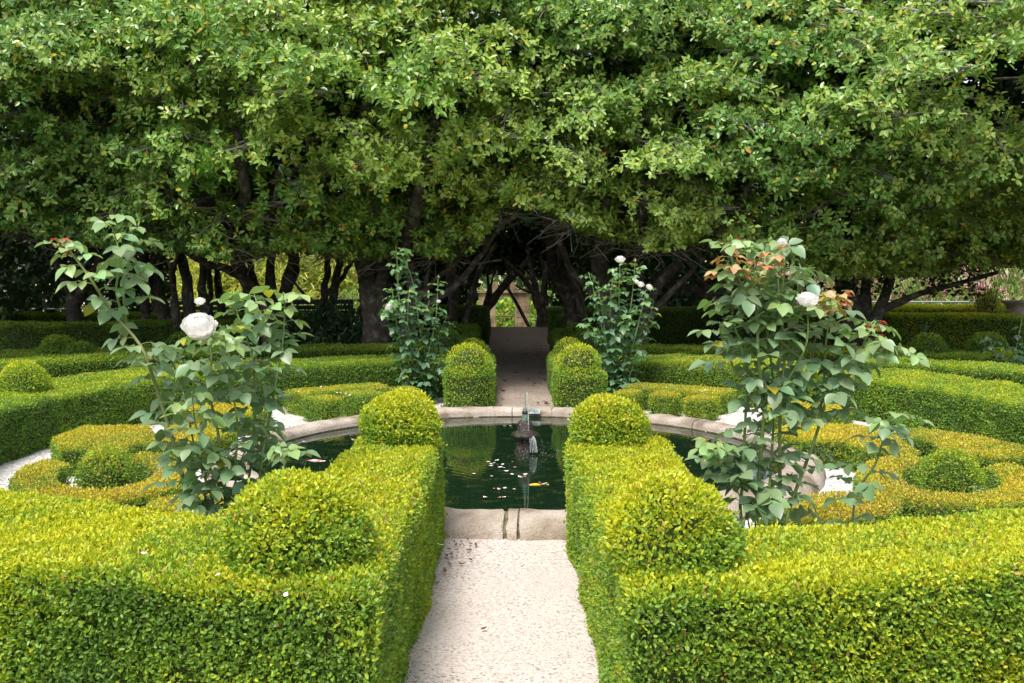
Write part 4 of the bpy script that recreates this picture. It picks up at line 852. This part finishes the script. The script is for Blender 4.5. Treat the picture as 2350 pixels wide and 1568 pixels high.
# name, foot (x,y), limbs as measured polylines (px, py) with depth, radius
TREES = [
 ('moss grey camellia at the far left whose foot is hidden by the dark hedge', (-7.6, 17.2), [([(150, 800), (170, 700), (140, 600), (90, 480)], .16), ([(170, 700), (230, 600), (300, 500)], .09)]),
 ('slim tilted camellia trunk, first of the crowded left stand', (-6.2, 17.6), [([(395, 790), (375, 720), (350, 640), (320, 560), (290, 430)], .13), ([(340, 790), (330, 700), (345, 620), (385, 540)], .09)]),
 ('camellia with close dark stems in the middle of the crowded left stand', (-5.7, 16.6), [([(430, 780), (432, 700), (425, 620), (400, 540), (380, 420)], .12), ([(465, 780), (468, 690), (462, 600), (470, 480)], .10), ([(400, 790), (405, 720), (395, 650), (410, 560)], .08)]),
 ('straight pale camellia stem beside the seated person', (-5.3, 17.9), [([(510, 790), (505, 700), (498, 620), (500, 520)], .09), ([(485, 790), (486, 700), (480, 610), (470, 540)], .06)]),
 ('gnarled camellia with a long limb sweeping left, behind the big white rose', (-4.5, 15.8), [([(640, 800), (610, 720), (575, 665), (548, 610), (545, 550), (560, 440), (540, 300)], .15), ([(560, 640), (520, 618), (470, 605), (430, 580), (395, 545), (340, 520)], .075), ([(548, 600), (590, 560), (620, 500), (640, 400)], .09), ([(545, 540), (500, 490), (470, 460), (430, 470), (380, 440)], .05)]),
 ('pale barked camellia with two upright stems right of the big white rose', (-3.9, 16.4), [([(655, 790), (650, 700), (668, 620), (675, 560), (690, 420)], .15), ([(630, 790), (622, 700), (620, 620), (625, 540)], .12), ([(660, 740), (600, 680), (570, 600), (565, 520)], .08)]),
 ('dark forked camellia in front of the yellow bushes', (-3.2, 17.0), [([(740, 770), (745, 690), (750, 640), (745, 560), (740, 450)], .07), ([(755, 770), (762, 700), (775, 620), (790, 560), (820, 470)], .09), ([(700, 760), (735, 700), (790, 630), (830, 560)], .06), ([(735, 705), (700, 675), (672, 640)], .04)]),
 ('thick dark camellia trunk between the yellow bushes and the slender far rose', (-2.2, 15.4), [([(862, 790), (855, 700), (840, 630), (835, 560), (850, 400), (840, 240)], .20), ([(880, 790), (878, 700), (880, 620), (900, 520)], .12)]),
 ('camellia with long bare limbs rising from behind the slender far rose towards the tunnel', (-1.75, 14.8), [([(930, 800), (935, 720), (950, 660), (935, 580), (960, 450), (1000, 280)], .15), ([(940, 730), (1000, 685), (1060, 640), (1105, 580), (1140, 530), (1190, 490)], .07), ([(950, 700), (990, 650), (1040, 610), (1080, 560)], .06), ([(985, 730), (975, 660), (985, 600)], .05)]),
 ('dark camellia trunk on the right side of the tunnel mouth', (.9, 17.5), [([(1325, 790), (1308, 700), (1275, 620), (1262, 550), (1250, 450)], .15), ([(1350, 780), (1330, 700), (1300, 630), (1285, 560)], .10)]),
 ('mottled camellia trunk behind the white topped far rose', (1.7, 15.2), [([(1400, 800), (1395, 720), (1378, 650), (1375, 580), (1385, 480), (1370, 330)], .17), ([(1390, 720), (1350, 660), (1310, 620), (1290, 560), (1265, 500)], .07), ([(1385, 690), (1430, 620), (1450, 540), (1500, 420)], .07)]),
 ('camellia with lichened limbs leaning right behind the white topped far rose', (2.2, 15.0), [([(1470, 830), (1475, 750), (1490, 690), (1530, 630), (1570, 590), (1650, 520), (1720, 430)], .11), ([(1480, 740), (1475, 660), (1460, 590), (1480, 460)], .09), ([(1480, 740), (1530, 680), (1590, 620), (1640, 560)], .06)]),
 ('dark camellia whose low limbs droop behind the orange tipped rose', (4.2, 17.5), [([(1720, 790), (1700, 720), (1640, 690), (1580, 660), (1520, 650)], .10), ([(1725, 790), (1720, 700), (1700, 620), (1720, 500)], .13), ([(1650, 690), (1600, 640), (1570, 600)], .06)]),
 ('thick dark camellia trunk right of the orange tipped rose', (5.6, 16.6), [([(1955, 800), (1950, 720), (1940, 640), (1950, 560), (1940, 420)], .22), ([(1985, 790), (1985, 700), (1990, 620), (2010, 540)], .12)]),
 ('camellia with a long low limb reaching right above the yellow bushes', (6.1, 16.2), [([(1990, 800), (2005, 740), (2030, 680), (2050, 620), (2080, 550)], .12), ([(2012, 720), (2070, 690), (2130, 668), (2200, 650), (2290, 625)], .07)]),
 ('camellia beyond the right edge of the picture frame', (9.6, 14.6), [([(2700, 800), (2690, 700), (2640, 600), (2560, 480)], .16)]),
 ('camellia beyond the left edge of the picture frame', (-10.0, 14.8), [([(-380, 800), (-370, 700), (-330, 600), (-250, 480)], .16)]),
 ('leaning silhouetted tree on the left inside the tunnel', (-1.55, 27.5), [([(1085, 752), (1108, 720), (1130, 690), (1158, 655), (1190, 620), (1215, 590)], .16), ([(1110, 715), (1120, 670), (1118, 620), (1115, 580)], .07), ([(1128, 690), (1128, 650), (1140, 610)], .05), ([(1120, 700), (1150, 672), (1168, 640), (1160, 600)], .05)]),
 ('branching silhouetted tree on the right inside the tunnel', (1.4, 27.0), [([(1240, 755), (1238, 710), (1222, 670), (1200, 640), (1175, 615), (1150, 590)], .12), ([(1232, 700), (1225, 650), (1215, 600), (1210, 560)], .09), ([(1238, 690), (1250, 640), (1240, 590)], .09), ([(1225, 672), (1205, 668), (1180, 655)], .04), ([(1250, 755), (1248, 690), (1255, 600)], .16)]),
 ('dark tree half way down the left side of the tunnel', (-1.9, 20.5), [([(1030, 770), (1040, 700), (1035, 620), (1060, 540)], .16), ([(1060, 770), (1075, 700), (1100, 620), (1140, 560)], .09)]),
 ('dark tree half way down the right side of the tunnel', (1.9, 22.0), [([(1330, 770), (1325, 700), (1300, 620), (1270, 540)], .17)]),
 ('shaded camellia deep in the left of the grove', (-8.5, 24.0), [([(370, 770), (360, 690), (350, 600)], .17)]),
 ('shaded camellia deep in the right of the grove', (5.2, 22.5), [([(1660, 770), (1650, 690), (1660, 600)], .16)]),
]
roots = []; LIMBS = []
for lab, (tx, ty), limbs in TREES:
    o = root('camellia_tree', (tx, ty, 0), lab, 'tree', 'camellia trees of the grove'); roots.append(o); g = Geo()
    for li, (px, r0) in enumerate(limbs):
        m = len(px); Wp = [gy(x, y, ty + (0 if li == 0 else -.25 * i / m) - max(0, ty - 13.1) * (min(1, max(0, (640 - y) / 190)) if ty < 18 else 0)) for i, (x, y) in enumerate(px)]
        if Wp[0][2] < .8 and px[0][1] > 745: Wp[0] = Wp[0] * np.array([1, 1, 0]) + np.array([0, 0, -.1])
        Wp = np.array(Wp); n = 30; C = curve(Wp, n); C[1:, :2] += (noise(C[1:], 3.5, li)[:, None] * .02)
        rad = np.linspace(r0, r0 * .42, n) * (1 + .10 * noise(C, 6, 3)); 
        if li == 0: rad[:4] *= [1.45, 1.25, 1.12, 1.04]
        gl = g if li == 0 else Geo(); tube(gl, C, rad, 12, 0, None, True, .16)
        if len(roots) - 1 in (4, 8, 11) and ty < 16: LIMBS.append(C)
        if li: put('limb', shift(gl, (tx, ty, 0)), M['bark'], o)
    put('trunk', shift(g, (tx, ty, 0)), M['bark'], o)
feet = np.array([t[1] for t in TREES]); NT = len(TREES)
tips = []; crownP = []                                       # (P, D, N, L, W, col)
twigs = [Geo() for _ in range(NT)]
def owner(P): return np.argmin(((P[:, None, :2] - feet[None]) ** 2).sum(-1) + 0 * P[:, None, 0], 1)
CA = np.array([.12, .27, .055]); CB = np.array([.38, .51, .12]); CYl = np.array([.52, .50, .06]); COr = np.array([.55, .25, .05])
def rosettes(Tp, Td, L, nleaf=6):
    n = len(Tp); up = np.array([0, 0, 1.]); A = unit(np.cross(Td, rv(n))); B = np.cross(Td, A)
    out = []
    tcol = noise(Tp, 1.1, 6) * .32 + rng.normal(0, .18, n)
    for k in range(nleaf):
        ph = k * 2.4 + rng.random(n) * .8; R_ = A * np.cos(ph)[:, None] + B * np.sin(ph)[:, None]
        D = unit(Td * rng.uniform(.15, .8, (n, 1)) + R_ * .9 - up * .15 + rv(n) * .12); N = unit(Td * .9 - R_ * .35 + up * .55 + rv(n) * .25)
        P = Tp - Td * (k * .012 * L / .08) + D * .012
        q = np.clip(.45 + tcol + rng.normal(0, .25, n), 0, 1)[:, None]; c = CA * (1 - q) + CB * q
        yl = rng.random(n) < .05 * (1 + noise(Tp, .8, 2)).clip(.1, 2); c[yl] = CYl * rng.uniform(.6, 1.1, (yl.sum(), 1)); og = rng.random(n) < .003; c[og] = COr
        out.append((P, D, N, L * rng.uniform(.75, 1.15, n), c))
    return [np.concatenate([o_[i] for o_ in out]) for i in range(5)]
def surfy(x, z):                                              # where the grove's face stands
    Pq = np.c_[x, z * 1.0, np.zeros_like(x)]
    return 12.3 + .34 * np.maximum(0, z - 4.0) ** 1.1 + .95 * np.maximum(0, 3.45 - z) ** 1.15 + 1.05 * noise(Pq * np.array([.5, .85, 1]), 1.0, 3)
allT, allD, allL = [], [], []
pads = []
for lay, (cnt, dyy) in enumerate([(700, 0), (420, .8), (260, 1.7)]):
    x = rng.uniform(-8.8, 8.8, cnt); z = 1.3 + 5.6 * rng.random(cnt); zl = np.interp(x, ex, ez); ok = z > zl + .13 + .10 * lay; x, z = x[ok], z[ok]
    y = surfy(x, z) + dyy + rng.normal(0, .22, len(x)); pads.append(np.c_[x, y, z, np.full(len(x), lay)])
low_x = rng.uniform(-8.8, 8.8, 210); low_z = np.interp(low_x, ex, ez) + rng.uniform(.06, .3, 210)  # ragged lower fringe
pads.append(np.c_[low_x, surfy(low_x, low_z) + rng.uniform(-.1, .5, 210), low_z, np.zeros(210)])
pads = np.concatenate(pads)
def below(P_, m=0):
    q_ = 1174.5 + F * P_[:, 0] / P_[:, 1]; l_ = (P_[:, 2] - CZ) / P_[:, 1]; return 784 - F * (l_ * CP + SP) / (CP - l_ * SP) > np.interp(q_, [e[0] for e in EDGE], [e[1] for e in EDGE]) - m
pads = pads[~below(pads, 6)]
for (x, y, z, lay) in pads:
    a = random.uniform(.38, .72); hd = random.gauss(-math.pi / 2, .55); tl = random.uniform(.15, .6); e1 = np.array([math.cos(hd) * math.cos(tl), math.sin(hd) * math.cos(tl), -math.sin(tl)]); e2 = np.array([-math.sin(hd), math.cos(hd), random.gauss(0, .15)]); nn_ = unit(np.cross(e1, e2)); nn_ = nn_ * np.sign(nn_[2])
    nt_ = int(47 * (a / .55) ** 2 * (1 if lay < 1 else .7)); r_ = np.sqrt(rng.random(nt_)) * a; ph = rng.random(nt_) * 6.283
    u, w = r_ * np.cos(ph), r_ * np.sin(ph) * .9; c = np.array([x, y, z])
    T_ = c + u[:, None] * e1 + w[:, None] * e2 + nn_ * (rng.normal(0, .07, nt_) - .35 * (r_ / a) ** 2 * a * .6)[:, None]
    D_ = unit(e1 * (.35 + .6 * (u / a))[:, None] + e2 * (.6 * w / a)[:, None] + nn_ * .55 + rv(nt_) * .3)
    allT.append(T_); allD.append(D_); allL.append(np.full(nt_, .079 if lay < 2 else .095) * random.uniform(.88, 1.12))
    ow = int(np.argmin(((feet - c[:2]) ** 2).sum(1)))
    back = c - e1 * a * 1.5 + np.array([random.gauss(0, .2), random.uniform(.3, .9), -.12]); C = curve([back, c - e1 * a * .7 - nn_ * .12, c - nn_ * .05, c + e1 * a * .6], 9); C += rv(9) * .012
    tube(twigs[ow], C, np.linspace(.020, .006, 9), 5)
    for q in rng.choice(nt_, min(7, nt_), replace=False):
        s0 = C[random.randrange(2, 8)]; mid = (s0 + T_[q]) / 2 + rv(1)[0] * .04; tube(twigs[ow], curve([s0, mid, T_[q]], 5), np.linspace(.006, .0028, 5), 4, cap=False)
T_ = np.concatenate(allT); D_ = np.concatenate(allD); L_ = np.concatenate(allL)
ppx = 1174.5 + F * T_[:, 0] / T_[:, 1]; ssl = (T_[:, 2] - CZ) / T_[:, 1]; ppy = 784 - F * (ssl * CP + SP) / (CP - ssl * SP); lowcut_ = ppy < np.interp(ppx, [e[0] for e in EDGE], [e[1] for e in EDGE]) - 12 + 14 * noise(T_, 2.2, 1); T_, D_, L_ = T_[lowcut_], D_[lowcut_], L_[lowcut_]
for C in LIMBS:
    d2 = np.full(len(T_), 9.)
    for q in C: d2 = np.minimum(d2, np.where(T_[:, 1] < q[1] + .15, (T_[:, 0] - q[0] * T_[:, 1] / q[1]) ** 2 + (T_[:, 2] - CZ - (q[2] - CZ) * T_[:, 1] / q[1]) ** 2, 9))
    k = (d2 > .11 ** 2) | (rng.random(len(T_)) < .22); T_, D_, L_ = T_[k], D_[k], L_[k]
P, D, N, L, c = rosettes(T_, D_, .084)
L = L * np.tile(L_ / .084, 6)
crowns = [Geo() for _ in range(NT)]
TINT = np.array([[1 + .13 * v, 1 + .05 * v, 1 - .12 * v] for v in np.random.default_rng(21).normal(0, .8, NT)]); TINT[8] = TINT[9] = (1.16, 1.10, .85); TINT[4] = (1.06, 1.02, .95); TINT[10] = (1.05, 1.02, .9)
ow = owner(P)
# inner canopy: larger leaf sprays closing the grove's roof and inside, colour darkened for shade
def inner(n, x0, x1, y0, y1, zf, L, keep=None, flat=1.0):
    x = rng.uniform(x0, x1, n); y = rng.uniform(y0, y1, n); z = zf(x, y, rng.random(n)); P_ = np.c_[x, y, z]
    if keep is not None: P_ = P_[keep(P_)]
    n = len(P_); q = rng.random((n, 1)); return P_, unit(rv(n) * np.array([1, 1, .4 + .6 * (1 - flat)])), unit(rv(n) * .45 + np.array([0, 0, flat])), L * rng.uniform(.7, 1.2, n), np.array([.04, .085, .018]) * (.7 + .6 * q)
def rightopen(P): return ~((P[:, 0] > 6.4) & (P[:, 1] > 17.2 + np.maximum(0, 8 - P[:, 0]) * .6) & ((P[:, 1] > 19.2) | (P[:, 2] < 2.6)))
sets = []
sets.append(inner(60000, -13, 12.5, 13.6, 29, lambda x, y, r: 4.1 + r * 2.6 + .05 * (y - 13) + .5 * noise(np.c_[x, y, x * 0], .5), .30, lambda P: rightopen(P) & ((np.abs(P[:, 0] - .1) > 1.5) | (P[:, 1] > 26) | (rng.random(len(P)) < .5))))
sets.append(inner(16000, -12.5, 11.5, 14.3, 17.5, lambda x, y, r: 2.5 + .25 * np.abs(noise(np.c_[x, y, x * 0], .8)) + r * 2.2, .17, lambda P: rightopen(P) & ((np.abs(P[:, 0] - .15) > 1.2) | (P[:, 2] > 3.0)), .5))
def px_of(P): return 1174.5 + F * P[:, 0] / P[:, 1]
def keep_back(P):
    px = px_of(P); lowlim = np.where((px > 395) & (px < 832), 2.05 + .15 * noise(P * np.array([1, 1, 0]), 1.5), np.where((px > 1090) & (px < 1260), 1.55 - .25 * np.abs(px - 1175) / 85, -.1)); return P[:, 2] > lowlim
sets.append(inner(30000, -16, 6.8, 28.2, 30.0, lambda x, y, r: -.1 + r * 5.6, .28, keep_back, .15))
sets.append(inner(9000, -14.5, -9.5, 14, 29, lambda x, y, r: .6 + r * 4.5, .28, lambda P: px_of(P) < 330, .2))
sets.append(inner(14000, 4.6, 14.5, 16.8, 18.6, lambda x, y, r: 1.85 + r * 4.2, .20, None, .3))
sets.append(inner(1500, 4.7, 6.3, 15.6, 17.4, lambda x, y, r: 1.15 + r * 1.6, .10, None, .5))
sets.append(inner(700, 6.6, 7.4, 15.4, 16.4, lambda x, y, r: 1.15 + r * 1.2, .10, None, .5))
# inner sides of the tunnel
sets.append(inner(6000, -1.6, 1.7, 27.4, 29.2, lambda x, y, r: 1.5 + .25 * np.abs(noise(np.c_[x, y, x * 0], 2.0)) + r * 2.6, .2, None, .2))
def tun(P): ax_ = np.abs(P[:, 0] - .1); return (ax_ > 1.35 + .25 * np.abs(noise(P, .9))) & (px_of(P) > 845) & (px_of(P) < 1740)
sets.append(inner(17000, -4.2, 5.0, 22, 28.5, lambda x, y, r: .4 + r * 4.2, .26, tun, .2))
sets.append(inner(4500, -1.6, 1.9, 16, 28, lambda x, y, r: 2.55 + r * 2.0, .2, None))
for gi in range(NT):
    k = ow == gi
    if k.any(): leaf_geo(crowns[gi], P[k], D[k], N[k], L[k], L[k] * .57, T6, c[k] * TINT[gi])
for (P2, D2, N2, L2, c2) in sets:
    o2 = owner(P2)
    for gi in range(NT):
        k = o2 == gi
        if k.any(): leaf_geo(crowns[gi], P2[k], D2[k], N2[k], L2[k], L2[k] * .62, T4, c2[k])
for gi in range(NT):
    lo = (*feet[gi], 0)
    if crowns[gi].v: put('crown', shift(crowns[gi], lo), M['camellia'], roots[gi])
    if twigs[gi].v: put('branches', shift(twigs[gi], lo), M['twig'], roots[gi])
g = Geo(); p0 = gy(1158, 650, 30); p1 = gy(1215, 753, 27.5); tube(g, [p0, (p0 + p1) / 2 + np.array([.01, 0, .01]), p1], .05, 8); lo = tuple(p1); put('leaning_pole', shift(g, lo), M['bark'], loc=lo, label='slanting wooden pole propped across the stone arch view', cat='pole')

# ------------------------------------------------------------ sky, sun, camera
w = bpy.data.worlds.new('World'); sc.world = w; w.use_nodes = True; t = w.node_tree; bg = t.nodes['Background']
sky = t.nodes.new('ShaderNodeTexSky'); sky.sky_type = 'NISHITA'; sky.sun_disc = False
EL, AZ = math.radians(62), math.radians(205)                 # sun direction: azimuth measured clockwise from +Y
sky.sun_elevation = EL; sky.sun_rotation = AZ; sky.air_density = 1.0; sky.dust_density = 1.5; sky.ozone_density = 1.0
hs = t.nodes.new('ShaderNodeHueSaturation'); hs.inputs['Saturation'].default_value = .35
t.links.new(sky.outputs[0], hs.inputs['Color']); t.links.new(hs.outputs[0], bg.inputs['Color']); bg.inputs['Strength'].default_value = .12
sd = Vector((math.sin(AZ) * math.cos(EL), math.cos(AZ) * math.cos(EL), math.sin(EL)))
ld = bpy.data.lights.new('sun', 'SUN'); ld.energy = 2.4; ld.angle = math.radians(22); ld.color = (1, .965, .9)
lo = bpy.data.objects.new('sun', ld); COL.objects.link(lo); lo.rotation_euler = sd.to_track_quat('Z', 'Y').to_euler()
cam = bpy.data.cameras.new('camera'); cam.lens = 35.0; cam.sensor_width = 36; cam.clip_end = 2000; cam.clip_start = .05
co = bpy.data.objects.new('camera', cam); COL.objects.link(co); co.location = (0, 0, CZ); co.rotation_euler = (math.pi / 2 - PITCH, 0, 0); sc.camera = co
sc.view_settings.view_transform = 'Standard'; sc.view_settings.look = 'None'; sc.view_settings.gamma = 1; sc.view_settings.exposure = .92
sc.cycles.max_bounces = 6; sc.cycles.diffuse_bounces = 3; sc.cycles.glossy_bounces = 2; sc.cycles.transmission_bounces = 4; sc.cycles.transparent_max_bounces = 4
sc.cycles.use_denoising = True; sc.cycles.sample_clamp_indirect = 4
